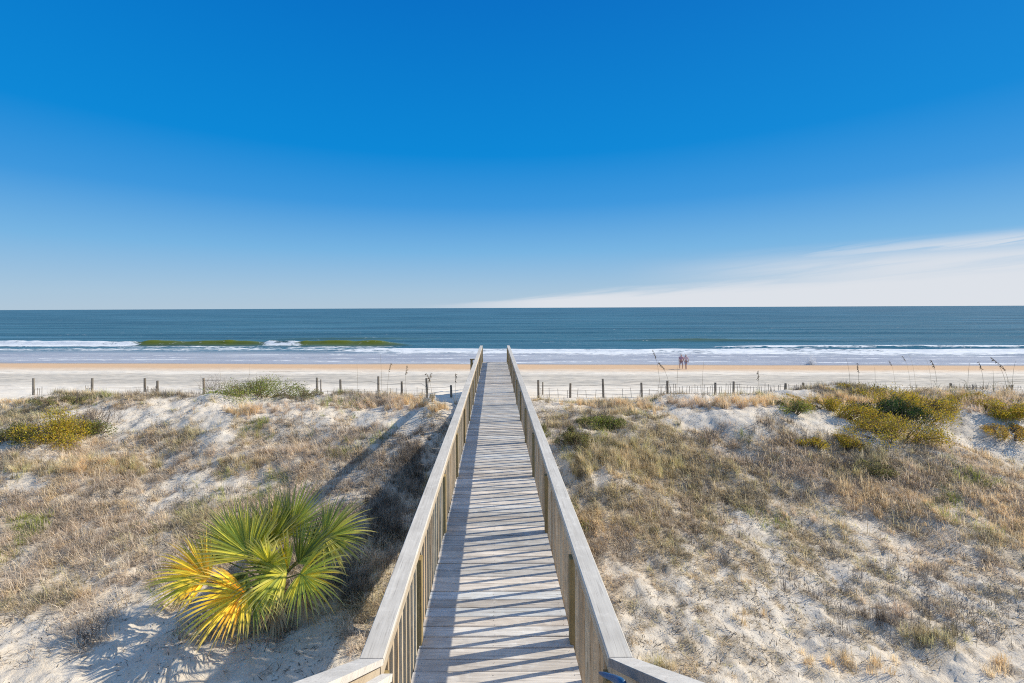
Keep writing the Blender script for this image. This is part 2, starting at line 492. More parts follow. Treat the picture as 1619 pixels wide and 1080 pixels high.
def wave_shape(x, y):
    """height, foam, green, shallow of the sea surface"""
    ys = y + 0.06 * x
    z = 0 * x
    foam = 0 * x; green = 0 * x
    amp = sm(72, 95, ys)
    # swell lines far out
    far = sm(115, 150, ys) * (1 - sm(600, 1500, ys))
    wob = 14 * vn(x * 0.012, ys * 0.01, 1)
    z = z + far * 0.20 * np.sin((ys + wob) / 4.6) * (0.6 + 1.2 * vn(x * 0.02, ys * 0.03, 3))
    z = z + far * 0.22 * fbm(x * 0.03, ys * 0.12, 4, 3)

    # breaking waves: (line, x-start, x-end, height, foamy?)
    def ridge(y0, xa, xb, fade, h, wob_a, seed, front=1.1, back=4.5):
        yl = y0 + wob_a * vn(x * 0.03, 0 * x + seed, seed)
        env = sm(xa - fade, xa + fade, x) * (1 - sm(xb - fade * 2.2, xb + fade, x)) * (0.95 + 0.28 * vn(x * 0.11 + seed, 0 * x + 2.5, seed + 2) + 0.22 * vn(x * .5, 0 * x, 6))
        d = ys - yl
        prof = np.where(d < 0, np.exp(-(d / front) ** 2), np.exp(-(d / back) ** 2))
        return env * h * prof, env, d
    # left foam break
    r, e, d = ridge(105, -200, -82, 2, 0.95, 1.5, 1)
    z += r; foam = np.maximum(foam, e * np.exp(-((d + 1.5) / 3.2) ** 2) * 1.0)
    # green unbroken faces
    for (xa, xb, h) in ((-84, -50, 1.1), (-46, -20, 1.1)):
        r, e, d = ridge(105, xa, xb, 3.5, h, 1.5, 1)
        z = np.maximum(z, r); green = np.maximum(green, e * np.exp(-((d + 0.4) / 1.6) ** 2))
        foam = np.maximum(foam, e * np.exp(-((d + 5.5) / 2.4) ** 2) * 0.62)
    r, e, d = ridge(105, -54, -43, 2, 1.2, 1.5, 1)
    z = np.maximum(z, r); foam = np.maximum(foam, e * np.exp(-((d + 1.0) / 2.0) ** 2) * 0.8)
    # faint olive swell on the right
    r, e, d = ridge(119, 33, 82, 14, 0.6, 2, 3, 2.0, 6)
    z = np.maximum(z, r); green = np.maximum(green, e * np.exp(-((d + 0.8) / 2.2) ** 2) * 0.38)
    r, e, d = ridge(124, -60, -10, 12, 0.5, 2, 4, 2.0, 6)
    z = np.maximum(z, r); green = np.maximum(green, e * np.exp(-((d + 0.8) / 2.2) ** 2) * 0.25)
    # main right foam band, two lines of broken white water
    yb = 91 + 2.6 * vn(x * 0.04, 0 * x + 2, 2) + 1.2 * vn(x * 0.15, 0 * x, 4)
    e = sm(-38, -22, x)
    d = ys - yb
    z = z + e * 0.45 * np.where(d < 0, np.exp(-(d / 1.0) ** 2), np.exp(-(d / 3.0) ** 2))
    d2 = d + 3.0 * fbm(x * 0.12, ys * 0.12, 1, 3)
    foam = np.maximum(foam, e * np.where(d2 > 0, np.exp(-(d2 / 2.4) ** 2), np.exp(-(d2 / 6.5) ** 2)) * (0.84 + 0.55 * fbm(x * 0.06, ys * 0.35, 3, 3)))
    yb2 = 98 + 3 * vn(x * 0.035 + 3, 0 * x + 5, 6)
    e2 = sm(38, 55, x)
    foam = np.maximum(foam, e2 * np.exp(-((ys - yb2) / 2.0) ** 2) * 0.72)
    z = z + e2 * 0.5 * np.exp(-((ys - yb2) / 1.8) ** 2)
    # left wash behind the breakers
    e = 1 - sm(-36, -20, x)
    foam = np.maximum(foam, e * np.exp(-((ys - 94 - 3 * vn(x * .04, 0 * x, 6)) / 4.0) ** 2) * 0.55)
    # thin swash foam lines near the edge
    for k, (y0, s) in enumerate(((73.2, 0.48), (77.5, 0.38), (82.0, 0.42))):
        yl = y0 + 2.2 * vn(x * 0.05 + k * 5, 0 * x + k, k + 1)
        foam = np.maximum(foam, s * np.exp(-((ys - yl) / 0.7) ** 2))
    z = z + amp * 0.05 * fbm(x * 0.3, ys * 0.7, 5, 3)
    z = z + 0.02
    shallow = 1 - sm(81, 95, ys + 3 * vn(x * 0.05, ys * 0.1, 3))
    return z, foam, green, shallow


def build_sea():
    ys = []
    y = 60.0
    while y < 170:
        ys.append(y); y += 0.3
    while y < 30000:
        ys.append(y); y *= 1.012
    ys = np.array(ys)
    u = np.linspace(-1, 1, 520)
    half = np.where(ys < 300, 1.9 * ys, 1.9 * ys)
    X = u[None, :] * half[:, None]
    Yg = np.repeat(ys[:, None], len(u), 1)
    z, foam, green, shal = wave_shape(X, Yg)
    nr, nc = X.shape
    v = np.stack([X, Yg, z], -1).reshape(-1, 3)
    i = (np.arange(nr - 1)[:, None] * nc + np.arange(nc - 1)[None, :]).ravel()
    q = np.stack([i, i + 1, i + 1 + nc, i + nc], 1)
    me = np_mesh('sea', v, quads=q, smooth=True, attrs={'foam': foam, 'green': green, 'shallow': shal})
    tag(link('sea', me, sea_mat()), kind='structure')


# ------------------------------------------------------------------ grass and litter (uncountable)
def blades(root, phi, th0, bend, L, w, colr):
    """numpy strips: root->mid->tip. returns verts, quads, tris, tint"""
    n = len(root)
    h = np.stack([np.cos(phi), np.sin(phi), 0 * phi], 1)
    up_ = np.array([0, 0, 1.0])
    sd = np.stack([-np.sin(phi), np.cos(phi), 0 * phi], 1) * w[:, None]
    d0 = h * np.sin(th0)[:, None] + up_ * np.cos(th0)[:, None]
    t1 = th0 + bend
    d1 = h * np.sin(t1)[:, None] + up_ * np.cos(t1)[:, None]
    p1 = root + d0 * (L * 0.5)[:, None]
    p2 = p1 + d1 * (L * 0.5)[:, None]
    v = np.stack([root - sd, root + sd, p1 - sd * .8, p1 + sd * .8, p2], 1).reshape(-1, 3)
    b = np.arange(n) * 5
    q = np.stack([b, b + 1, b + 3, b + 2], 1)
    t = np.stack([b + 2, b + 3, b + 4], 1)
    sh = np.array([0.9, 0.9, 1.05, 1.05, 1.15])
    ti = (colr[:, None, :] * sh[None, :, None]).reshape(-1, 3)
    return v, q, t, ti


PAL_TAN = np.array([(0.45, 0.375, 0.285), (0.38, 0.31, 0.235), (0.50, 0.425, 0.33), (0.26, 0.205, 0.15), (0.42, 0.335, 0.25)])
PAL_OLV = np.array([(0.36, 0.30, 0.19), (0.29, 0.24, 0.155), (0.46, 0.395, 0.27), (0.16, 0.135, 0.085), (0.37, 0.335, 0.18)])
PAL_GRY = np.array([(0.20, 0.165, 0.13), (0.28, 0.235, 0.19), (0.13, 0.105, 0.08), (0.34, 0.29, 0.23)])
PAL_GLD = np.array([(0.47, 0.365, 0.225), (0.42, 0.32, 0.19), (0.50, 0.41, 0.27), (0.36, 0.28, 0.17)])
PAL_GRN = np.array([(0.20, 0.22, 0.05), (0.26, 0.27, 0.07), (0.14, 0.16, 0.04)])


def scatter(n, y0, y1):
    """points over the dune inside a wide wedge around the view"""
    y = np.sqrt(rng.random(n) * (y1 ** 2 - y0 ** 2) + y0 ** 2)
    x = (rng.random(n) * 2 - 1) * (1.25 * y + 3.0)
    return x, y


def off_walk(x, y):
    return (np.abs(x) > 1.0) | (rng.random(len(x)) < 0.35)


for _p in (PAL_TAN, PAL_OLV, PAL_GLD, PAL_GRN):
    _p *= 2.1
PAL_GRY *= 1.5


def build_grass():
    # matted dune grass: clumps of blades
    x, y = scatter(80000, 5.5, 24.5)
    c = cover(x, y)
    keep = (rng.random(len(x)) < np.clip((c - 0.18) * 1.25, 0, 1) ** 1.2) & off_walk(x, y)
    x, y, c = x[keep], y[keep], c[keep]
    nb = 16
    n = len(x)
    mood = fbm(x * 0.5, y * 0.5, 6, 3)
    lng = (0.15 + 0.19 * rng.random(n) + 0.25 * np.clip(mood, 0, 1)) * (1 - 0.55 * sm(0, 2, x) * (1 - sm(9, 11.5, y)))
    cr = np.repeat(np.arange(n), nb)
    rx = x[cr] + rng.normal(0, 0.055, len(cr)); ry = y[cr] + rng.normal(0, 0.055, len(cr))
    root = np.stack([rx, ry, ground(rx, ry) - 0.01], 1)
    phi = rng.normal(math.radians(205), 1.15, len(cr)) + rng.normal(0, .5, n)[cr]
    th = np.clip(rng.normal(0.85, 0.42, len(cr)), 0.05, 1.5)
    bend = np.clip(rng.normal(0.45, 0.35, len(cr)), -0.2, 1.2)
    bend = np.minimum(bend, 1.62 - th)
    L = lng[cr] * (0.5 + 0.8 * rng.random(len(cr)))
    w = 0.0016 + 0.0018 * rng.random(len(cr)) + 0.00012 * ry
    kind = fbm(x * 0.4 + 3, y * 0.4, 7, 3) + 0.30 * sm(-2, 2, x) - 0.05 + rng.normal(0, .12, n)
    base = np.where((kind < 0.05)[:, None], PAL_TAN[rng.integers(0, 5, n)], PAL_OLV[rng.integers(0, 5, n)])
    gr = rng.random(n) < 0.10
    base[gr] = PAL_GRY[rng.integers(0, 4, gr.sum())]
    gd = (rng.random(n) < 0.10) | ((fbm(x * 0.8, y * 0.8, 1, 2) > 0.33) & (rng.random(n) < .6))
    base[gd] = PAL_GLD[rng.integers(0, 4, gd.sum())]
    gn = (fbm(x * 0.6 + 9, y * 0.6, 3, 2) > 0.32) & (y > 9.5) & (rng.random(n) < .45)
    base[gn] = PAL_GRN[rng.integers(0, 3, gn.sum())]
    colr = base[cr] * (0.55 + 0.7 * rng.random((len(cr), 1)))
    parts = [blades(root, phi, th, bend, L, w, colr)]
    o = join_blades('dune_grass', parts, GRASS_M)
    tag(o, 'dry tan and olive grass matted over the dune slopes', 'dune grass', kind='stuff')

    # dark dead twigs and stems lying on the sand
    x, y = scatter(300000, 5.0, 23.5)
    c = cover(x, y)
    clump = np.clip(0.5 + 1.3 * fbm(x * 0.9, y * 0.9, 3, 3) + 1.4 * fbm(x * 4.5, y * 4.5, 5, 2), 0, 1)
    keep = (rng.random(len(x)) < np.clip(0.3 + 0.8 * c, 0, 1) * clump) & off_walk(x, y)
    x, y = x[keep], y[keep]
    n = len(x)
    root = np.stack([x, y, ground(x, y) + 0.004 + 0.012 * rng.random(n)], 1)
    phi = rng.random(n) * 6.283
    th = np.clip(rng.normal(1.35, 0.22, n), 0.3, 1.52)
    bend = np.minimum(rng.normal(0.05, 0.2, n), 1.56 - th)
    L = 0.04 + 0.14 * rng.random(n) ** 2
    w = 0.0022 + 0.003 * rng.random(n) + 0.00015 * y
    colr = PAL_GRY[rng.integers(0, 4, n)] * (0.3 + 0.4 * rng.random((n, 1)))
    o = join_blades('dead_twig_litter', [blades(root, phi, th, bend, L, w, colr)], TWIG_M)
    tag(o, 'dark dead twigs and leaf litter scattered over the pale sand', 'plant litter', kind='stuff')

    # grey-brown brushy stems standing in clumps
    x, y = scatter(9000, 8.0, 22.5)
    c = cover(x, y)
    bz = fbm(x * 0.45 + 20, y * 0.45, 5, 3)
    keep = (c > 0.25) & (bz > 0.10) & (np.abs(x) > 1.0)
    x, y = x[keep], y[keep]
    n = len(x); nb = 22
    cr = np.repeat(np.arange(n), nb)
    rx = x[cr] + rng.normal(0, 0.07, len(cr)); ry = y[cr] + rng.normal(0, 0.07, len(cr))
    root = np.stack([rx, ry, ground(rx, ry) - 0.01], 1)
    phi = rng.random(len(cr)) * 6.283
    th = np.clip(np.abs(rng.normal(0.45, 0.35, len(cr))), 0, 1.4)
    bend = rng.normal(0.1, 0.5, len(cr))
    L = (0.18 + 0.2 * rng.random(n))[cr] * (0.5 + 0.7 * rng.random(len(cr)))
    w = 0.0013 + 0.0012 * rng.random(len(cr)) + 0.0001 * ry
    colr = PAL_GRY[rng.integers(0, 4, n)][cr] * (0.7 + 0.6 * rng.random((len(cr), 1)))
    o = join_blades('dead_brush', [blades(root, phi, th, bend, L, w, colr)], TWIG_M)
    tag(o, 'grey brown dead brush standing in patches on the dune', 'dead brush', kind='stuff')

    # straw tufts: crest by the fence and near right foreground
    tx, ty, tl, tp = [], [], [], []

    def tufts(px, py, wpx, hpx, n, ln, pal):
        for _ in range(n):
            p = at(px + random.gauss(0, wpx / 3), py + random.gauss(0, hpx / 3))
            tx.append(p.x); ty.append(p.y); tl.append(ln * random.uniform(.6, 1.2)); tp.append(pal[random.randrange(len(pal))])
    for a in ((645, 636, 70, 16, 60, .42, PAL_GLD), (620, 640, 60, 14, 40, .40, PAL_TAN), (690, 648, 30, 10, 22, .34, PAL_GLD), (555, 640, 60, 14, 30, .36, PAL_TAN),
              (960, 640, 90, 10, 46, .38, PAL_GLD), (1000, 648, 60, 12, 30, .34, PAL_GLD), (1100, 640, 160, 10, 70, .36, PAL_TAN), (1200, 638, 130, 12, 70, .42, PAL_GLD),
              (1350, 634, 160, 12, 80, .38, PAL_GLD), (650, 740, 40, 60, 130, .36, PAL_GRY), (610, 830, 50, 70, 130, .38, PAL_GRY), (560, 920, 50, 50, 60, .3, PAL_GRY), (585, 880, 50, 50, 50, .3, PAL_TAN), (1520, 634, 160, 16, 110, .38, PAL_GLD), (1580, 644, 80, 20, 60, .36, PAL_TAN),
              (20, 638, 60, 12, 26, .26, PAL_GLD), (110, 636, 130, 12, 26, .22, PAL_TAN), (380, 652, 50, 10, 30, .34, PAL_GLD), (420, 648, 100, 14, 40, .34, PAL_TAN),
              (1370, 1045, 120, 30, 12, .22, PAL_GLD), (1270, 1050, 70, 24, 5, .18, PAL_GLD), (1160, 980, 60, 24, 4, .2, PAL_GLD), (1420, 965, 110, 40, 12, .22, PAL_TAN),
              (1480, 1010, 90, 30, 26, .26, PAL_OLV), (1560, 1060, 80, 30, 8, .22, PAL_GLD), (1040, 1055, 40, 10, 8, .24, PAL_OLV), (1400, 980, 60, 20, 14, .3, PAL_GRY),
              (1590, 810, 70, 60, 40, .28, PAL_GLD), (1440, 800, 140, 50, 40, .26, PAL_GLD), (1230, 820, 90, 40, 16, .22, PAL_TAN), (1380, 730, 50, 30, 40, .34, PAL_OLV),
              (60, 740, 120, 26, 70, .30, PAL_OLV), (210, 740, 70, 24, 50, .30, PAL_OLV), (130, 740, 60, 22, 40, .32, PAL_GLD), (380, 735, 80, 16, 34, .26, PAL_OLV),
              (980, 720, 100, 40, 120, .34, PAL_OLV), (1040, 740, 90, 30, 80, .34, PAL_OLV), (925, 740, 40, 40, 50, .36, PAL_OLV)):
        tufts(*a)
    tx, ty, tl, tp = map(np.array, (tx, ty, tl, tp))
    ok = np.abs(tx) > 1.05
    tx, ty, tl, tp = tx[ok], ty[ok], tl[ok], tp[ok]
    n = len(tx); nb = 34
    cr = np.repeat(np.arange(n), nb)
    rx = tx[cr] + rng.normal(0, 0.04, len(cr)); ry = ty[cr] + rng.normal(0, 0.04, len(cr))
    root = np.stack([rx, ry, ground(rx, ry) - 0.01], 1)
    phi = rng.random(len(cr)) * 6.283
    th = np.clip(np.abs(rng.normal(0.3, 0.3, len(cr))), 0, 1.3)
    bend = np.clip(rng.normal(0.45, 0.35, len(cr)), -.1, 1.3)
    L = tl[cr] * (0.5 + 0.7 * rng.random(len(cr)))
    w = 0.0015 + 0.0012 * rng.random(len(cr)) + 0.00013 * ry
    colr = tp[cr] * (0.7 + 0.6 * rng.random((len(cr), 1)))
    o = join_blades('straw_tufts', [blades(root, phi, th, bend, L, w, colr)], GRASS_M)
    tag(o, 'golden straw tufts along the dune crest and the near sand', 'grass tufts', kind='stuff')


def join_blades(name, parts, mat):
    v, q, t, ti = [], [], [], []
    b = 0
    for (a, c, d, e) in parts:
        v.append(a); q.append(c + b); t.append(d + b); ti.append(e); b += len(a)
    me = np_mesh(name, np.concatenate(v), np.concatenate(q), np.concatenate(t), np.concatenate(ti))
    return link(name, me, mat)


# ------------------------------------------------------------------ boardwalk
HALF = 0.75
END_Y = 28.3
START_Y = 3.05
POST_Y = [3.12, 4.6] + [4.6 + 2.26 * k for k in range(1, 11)] + [END_Y - 0.06]


def tone(lo=0.82, hi=1.14, warm=0.04):
    k = random.uniform(lo, hi)
    w = random.uniform(-warm, warm)
    return (k * (1 + w), k, k * (1 - w))


def build_boardwalk():
    t = thing('wooden_boardwalk', 'weathered grey wooden boardwalk with railings running over the dune to the beach', 'boardwalk', (0, START_Y, WALK_Z))
    Z = WALK_Z
    d = MB()
    y = START_Y - 0.3
    while y < END_Y:
        wd = 0.139
        jx = random.uniform(-0.006, 0.006)
        dz = random.uniform(-0.004, 0.004)
        d.box((-HALF + jx, y, Z - 0.036 + dz), (HALF + jx * .3, y + wd, Z + dz), tone(0.74, 1.14, 0.06), bev=0.005)
        y += wd + random.uniform(0.006, 0.015)
    # screw heads in rows over the joists
    sc = d
    y = START_Y - 0.3
    while y < 14:
        for x in (-0.70, -0.02, 0.70):
            for o_ in (0.035, 0.105):
                xx = x + random.uniform(-.01, .01); yy = y + o_
                sc.add([(xx + .004 * math.cos(a), yy + .004 * math.sin(a), Z + 0.0035) for a in [k * math.pi / 3 for k in range(6)]], [tuple(range(6))], (0.25, 0.22, 0.2))
        y += 0.139 + 0.0075
    d.build('deck', DECK_M, t)
    for x0 in (-0.735, -0.019, 0.697):
        j = MB(); j.box((x0, START_Y - .3, Z - 0.036 - 0.002 - 0.235), (x0 + .038, END_Y - 0.02, Z - 0.0385), tone()); j.build('joist', JOIST_M, t)
    for py in POST_Y:
        b = MB(); b.box((-0.95, py + 0.048, Z - 0.46), (0.95, py + 0.086, Z - 0.275), tone()); b.build('cross_beam', JOIST_M, t)
    for s in (-1, 1):
        # rails: cap boards butted above posts, and a rail on edge under them
        c = MB(); r = MB()
        joints = [START_Y] + [POST_Y[i] + 0.045 for i in (3, 5, 7, 9)] + [END_Y + 0.02]
        for a, b_ in zip(joints[:-1], joints[1:]):
            xa, xb = sorted((s * 0.734, s * 0.892))
            c.box((xa, a + 0.002, Z + 0.962), (xb, b_ - 0.002, Z + 1.0), tone(0.93, 1.06, 0.015), bev=0.005)
            xa, xb = sorted((s * 0.753, s * 0.791))
            r.box((xa, a + 0.004, Z + 0.83), (xb, b_ - 0.004, Z + 0.9605), tone(0.92, 1.08, 0.03), bev=0.003)
        c.build('cap_rail', CAP_M, t)
        r.build('top_rail', RAIL_M, t)
        for py in POST_Y:
            p = MB()
            xa, xb = sorted((s * 0.722, s * 0.843))
            zb = float(ground(np.array([s * .8]), np.array([py]))[0]) - 0.6
            # lower full post, upper part notched in behind the rail
            p.box((xa, py - 0.050, zb), (xb, py + 0.050, Z + 0.8285), tone(0.8, 1.1, 0.05), bev=0.004)
            xa, xb = sorted((s * 0.7925, s * 0.843))
            p.box((xa, py - 0.0445, Z + 0.8290), (xb, py + 0.0445, Z + 0.961), tone(0.85, 1.12, 0.05))
            p.build('post', POST_M, t)
    # balusters
    n_single = 0
    rest = MB()
    spots = []
    for a, b_ in zip(POST_Y[:-1], POST_Y[1:]):
        n = max(2, round((b_ - a) / 0.174))
        for k in range(1, n):
            spots.append(a + (b_ - a) * k / n)
    spots.sort()
    k = 0
    for py in spots:
        for s in (-1, 1):
            xa, xb = sorted((s * 0.7535, s * 0.7905))
            j = random.uniform(-.004, .004)
            box = ((xa, py - 0.0185 + j, Z - 0.20), (xb, py + 0.0185 + j, Z + 0.8275))
            tn = tone(0.62, 1.2, 0.10)
            if k < 100:
                b = MB(); b.box(*box, tn, bev=0.003); b.build('baluster', BAL_M, t)
            else:
                rest.box(*box, tn)
            k += 1
    o = rest.build('baluster', BAL_M, t)
    o['kind'] = 'stuff'
    # steps down to the beach at the far end
    zf = Z; yf = END_Y
    gz = float(ground(np.array([0.]), np.array([31.5]))[0])
    n = int((Z - gz) / 0.18)
    for i in range(n):
        b = MB(); b.box((-0.74, yf + 0.02 + i * 0.27, Z - 0.18 * (i + 1) - .038), (0.74, yf + 0.30 + i * 0.27, Z - 0.18 * (i + 1)), tone()); b.build('step', DECK_M, t)
    for s in (-1, 1):
        b = MB(); b.beam((s * .82, yf + 0.04, Z + 0.90), (s * .82, yf + 0.04 + n * .27, Z + 0.90 - n * .18), .14, .038, (1, 1, 1)); b.build('cap_rail', CAP_M, t)
        b = MB(); b.beam((s * .765, yf + 0.04, Z - 0.25), (s * .765, yf + 0.04 + n * .27, Z - 0.25 - n * .18), .038, .24, (1, 1, 1)); b.build('stringer', JOIST_M, t)
        for i in (n // 2, n):
            yy = yf + .04 + i * .27
            b = MB(); b.box((s * .82 - .045, yy - .045, gz - .6), (s * .82 + .045, yy + .045, Z + .875 - i * .18)); b.build('post', POST_M, t)
    # blocky outer post beside the left end
    b = MB(); b.box((-1.47, 28.1, 2.2), (-1.33, 28.24, Z + 0.16), (.8, .8, .8), bev=.005); b.box((-1.50, 28.07, Z + 0.1605), (-1.22, 28.27, Z + 0.21), (.8, .8, .8), bev=.005)
    b.build('outer_post', POST_M, t)
    b = MB(); b.box((-1.329, 28.15, Z - .16), (-0.80, 28.19, Z - .02), (.8, .8, .8)); b.build('cross_beam', JOIST_M, t)
    return t


def build_stairs():
    SL = 0.644
    Z = WALK_Z
    t = thing('wooden_staircase', 'wooden staircase railings dropping to the near end of the boardwalk', 'staircase', (0, START_Y, Z))
    run = 2.55
    for s in (-1, 1):
        y1 = START_Y - 0.004
        b = MB()
        x0, x1 = sorted((s * 0.734, s * 0.892))
        zt = Z + 1.0; th = 0.042
        ya = y1 - run; za = zt + run * SL
        vs = [(x0, y1, zt - th), (x1, y1, zt - th), (x1, y1, zt), (x0, y1, zt), (x0, ya, za - th), (x1, ya, za - th), (x1, ya, za), (x0, ya, za)]
        b.add(vs, [(3, 2, 1, 0), (4, 5, 6, 7), (0, 1, 5, 4), (1, 2, 6, 5), (2, 3, 7, 6), (3, 0, 4, 7)], (1.1, 1.1, 1.12))
        b.build('cap_rail', CAP_M, t)
        if s > 0:                                                   # dark strip painting shade onto the inner edge of the right cap
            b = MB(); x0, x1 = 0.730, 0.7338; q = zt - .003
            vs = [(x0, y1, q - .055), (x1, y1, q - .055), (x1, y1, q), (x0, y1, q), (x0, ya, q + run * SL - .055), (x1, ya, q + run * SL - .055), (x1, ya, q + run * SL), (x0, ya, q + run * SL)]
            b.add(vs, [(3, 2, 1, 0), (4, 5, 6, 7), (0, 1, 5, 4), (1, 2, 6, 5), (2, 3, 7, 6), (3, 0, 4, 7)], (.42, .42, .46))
            o = b.build('edge_shade', CAP_M, t)
            o['label'] = 'dark grey strip painted as shade on the cap edge'
        b = MB()
        x0, x1 = sorted((s * 0.756, s * 0.794)); top = zt - th - .0015; th2 = 0.13
        y1b = y1 - 0.002
        vs = [(x0, y1b, top - th2), (x1, y1b, top - th2), (x1, y1b, top), (x0, y1b, top), (x0, ya, top + run * SL - th2), (x1, ya, top + run * SL - th2), (x1, ya, top + run * SL), (x0, ya, top + run * SL)]
        b.add(vs, [(3, 2, 1, 0), (4, 5, 6, 7), (0, 1, 5, 4), (1, 2, 6, 5), (2, 3, 7, 6), (3, 0, 4, 7)])
        b.build('top_rail', RAIL_M, t)
        for k in range(1, 14):
            yy = y1 - 0.175 * k
            zz = Z + 0.175 * k * SL
            b = MB(); x0, x1 = sorted((s * 0.757, s * 0.793))
            b.box((x0, yy - .0185, zz - .12), (x1, yy + .0185, zz + .80), tone(0.85, 1.1, .05)); b.build('baluster', BAL_M, t)
        b = MB(); b.beam((s * .70, y1 - .02, Z - .10), (s * .70, ya, Z - .10 + run * SL), .04, .26); b.build('stringer', JOIST_M, t)
        b = MB(); x0, x1 = sorted((s * 0.796, s * 0.885))
        b.box((x0, ya - .09, 1.8), (x1, ya, za - .05), tone()); b.build('post', POST_M, t)
    for i in range(9):
        b = MB(); b.box((-.70, START_Y - .30 - .279 * (i + 1), Z + .18 * (i + 1) - .038), (.70, START_Y - .02 - .279 * (i + 1) + .025, Z + .18 * (i + 1)), tone()); b.build('step', DECK_M, t)
    # inner grab rail, its lower end seen beside the left corner
    b = MB()
    e = at_depth(613, 1067, 2.72)
    p1 = Vector((e.x, 2.70, e.z)); p0 = Vector((e.x, 0.6, e.z + 2.1 * SL))
    b.beam(p1, p0, .062, .036, (1.25, 1.22, 1.2)); b.build('grab_rail', CAP_M, t)
    for k in (0.25, 1.25):
        b = MB()
        q = p1.lerp(p0, k / 2.1)
        b.box((-.755, q.y - .02, q.z - .06), (q.x + .01, q.y + .02, q.z - .022))
        b.build('bracket', JOIST_M, t)
    return t


def build_blue_piece():
    a = at_depth(948, 1064, 2.70); c = at_depth(972, 1073, 2.55); e = at_depth(986, 1080, 2.42)
    t = thing('plastic_handle', 'blue plastic handle with black end hanging inside the right stair railing', 'handle', tuple(c))
    b = MB()
    b.tube([a, a.lerp(c, .35), a.lerp(c, .7), c, c.lerp(e, .6), e], [.007, .014, .016, .019, .020, .016], (1, 1, 1), 10)
    b.build('grip', plain('blue_plastic', (0.015, 0.10, 0.24), 0.5, 0.2), t, True)
    b = MB()
    b.tube([c + Vector((.012, -.02, -.022)), e + Vector((.02, -.05, -.045)), e + Vector((.10, -.12, -.06))], [.018, .02, .017], (1, 1, 1), 10)
    b.tube([e + Vector((.10, -.12, -.06)), Vector((.752, e.y - .13, e.z - .07))], [.010, .010], (1, 1, 1), 8)
    b.build('mount', plain('black_plastic', (0.015, 0.015, 0.018), 0.4, 0.15), t, True)


# ------------------------------------------------------------------ sand fences
def fence(name_label, posts, Y0=26.0, slats=None, wires=True, slat_gap=0.16, dy=0.0):
    pts = []
    for (px, pt) in posts:
        Yp = Y0 + random.uniform(-.25, .25)
        top = at_depth(px, pt, Yp)
        pts.append(top)
    gz = [float(ground(np.array([p.x]), np.array([p.y]))[0]) for p in pts]
    t = thing('sand_fence', name_label, 'fence', (pts[0].x, pts[0].y, gz[0]), 'sand fences along the back of the beach')
    for p, g in zip(pts, gz):
        b = MB()
        lean = random.uniform(-.05, .05)
        b.tube([(p.x + lean, p.y, g - .5), (p.x + lean * .5, p.y, (g + p.z) / 2), (p.x, p.y, p.z)], [.066, .064, .058], tone(.7, 1.2, .05), 7)
        b.build('post', FENCE_M, t)
    if len(pts) > 1 and wires:
        for fz in (0.3, 0.9):
            b = MB()
            line = []
            for i in range(len(pts) - 1):
                for k in range(5):
                    f = k / 5
                    q = pts[i].lerp(pts[i + 1], f)
                    g = gz[i] * (1 - f) + gz[i + 1] * f
                    hh = min(pts[i].z - gz[i], pts[i + 1].z - gz[i + 1])
                    line.append((q.x, q.y - .05, g + hh * fz - .05 * math.sin(f * math.pi)))
            line.append((pts[-1].x, pts[-1].y - .05, gz[-1] + (pts[-1].z - gz[-1]) * fz))
            b.tube(line, [.007] * len(line), (1, 1, 1), 4)
            b.build('wire', WIRE_M, t)
    if slats:
        b = MB()
        for (pa, pb, h, gap) in slats:
            A = at_depth(pa, 610, Y0); B = at_depth(pb, 610, Y0)
            n = int((B.x - A.x) / gap)
            for k in range(n + 1):
                x = A.x + k * gap + random.uniform(-.04, .04)
                if random.random() < .12: continue
                g = float(ground(np.array([x]), np.array([Y0]))[0])
                hh = h * random.uniform(.8, 1.08)
                ln = random.uniform(-.06, .06)
                b.beam((x, Y0 - .03, g - .1), (x + ln, Y0 - .03 + random.uniform(-.03, .03), g + hh), .024, .010, tone(1.2, 2.2, .05), Vector((0, 1, 0)))
            for fz in (.28, .78):
                nn = max(2, int((B.x - A.x) / .8) + 1)
                ln_ = [(A.x + (B.x - A.x) * q / nn, Y0 - .03, float(ground(np.array([A.x + (B.x - A.x) * q / nn]), np.array([Y0]))[0]) + h * fz) for q in range(nn + 1)]
                b.tube(ln_, [.006] * len(ln_), (.5, .5, .5), 4)
        b.build('slat_panel', FENCE_M, t)


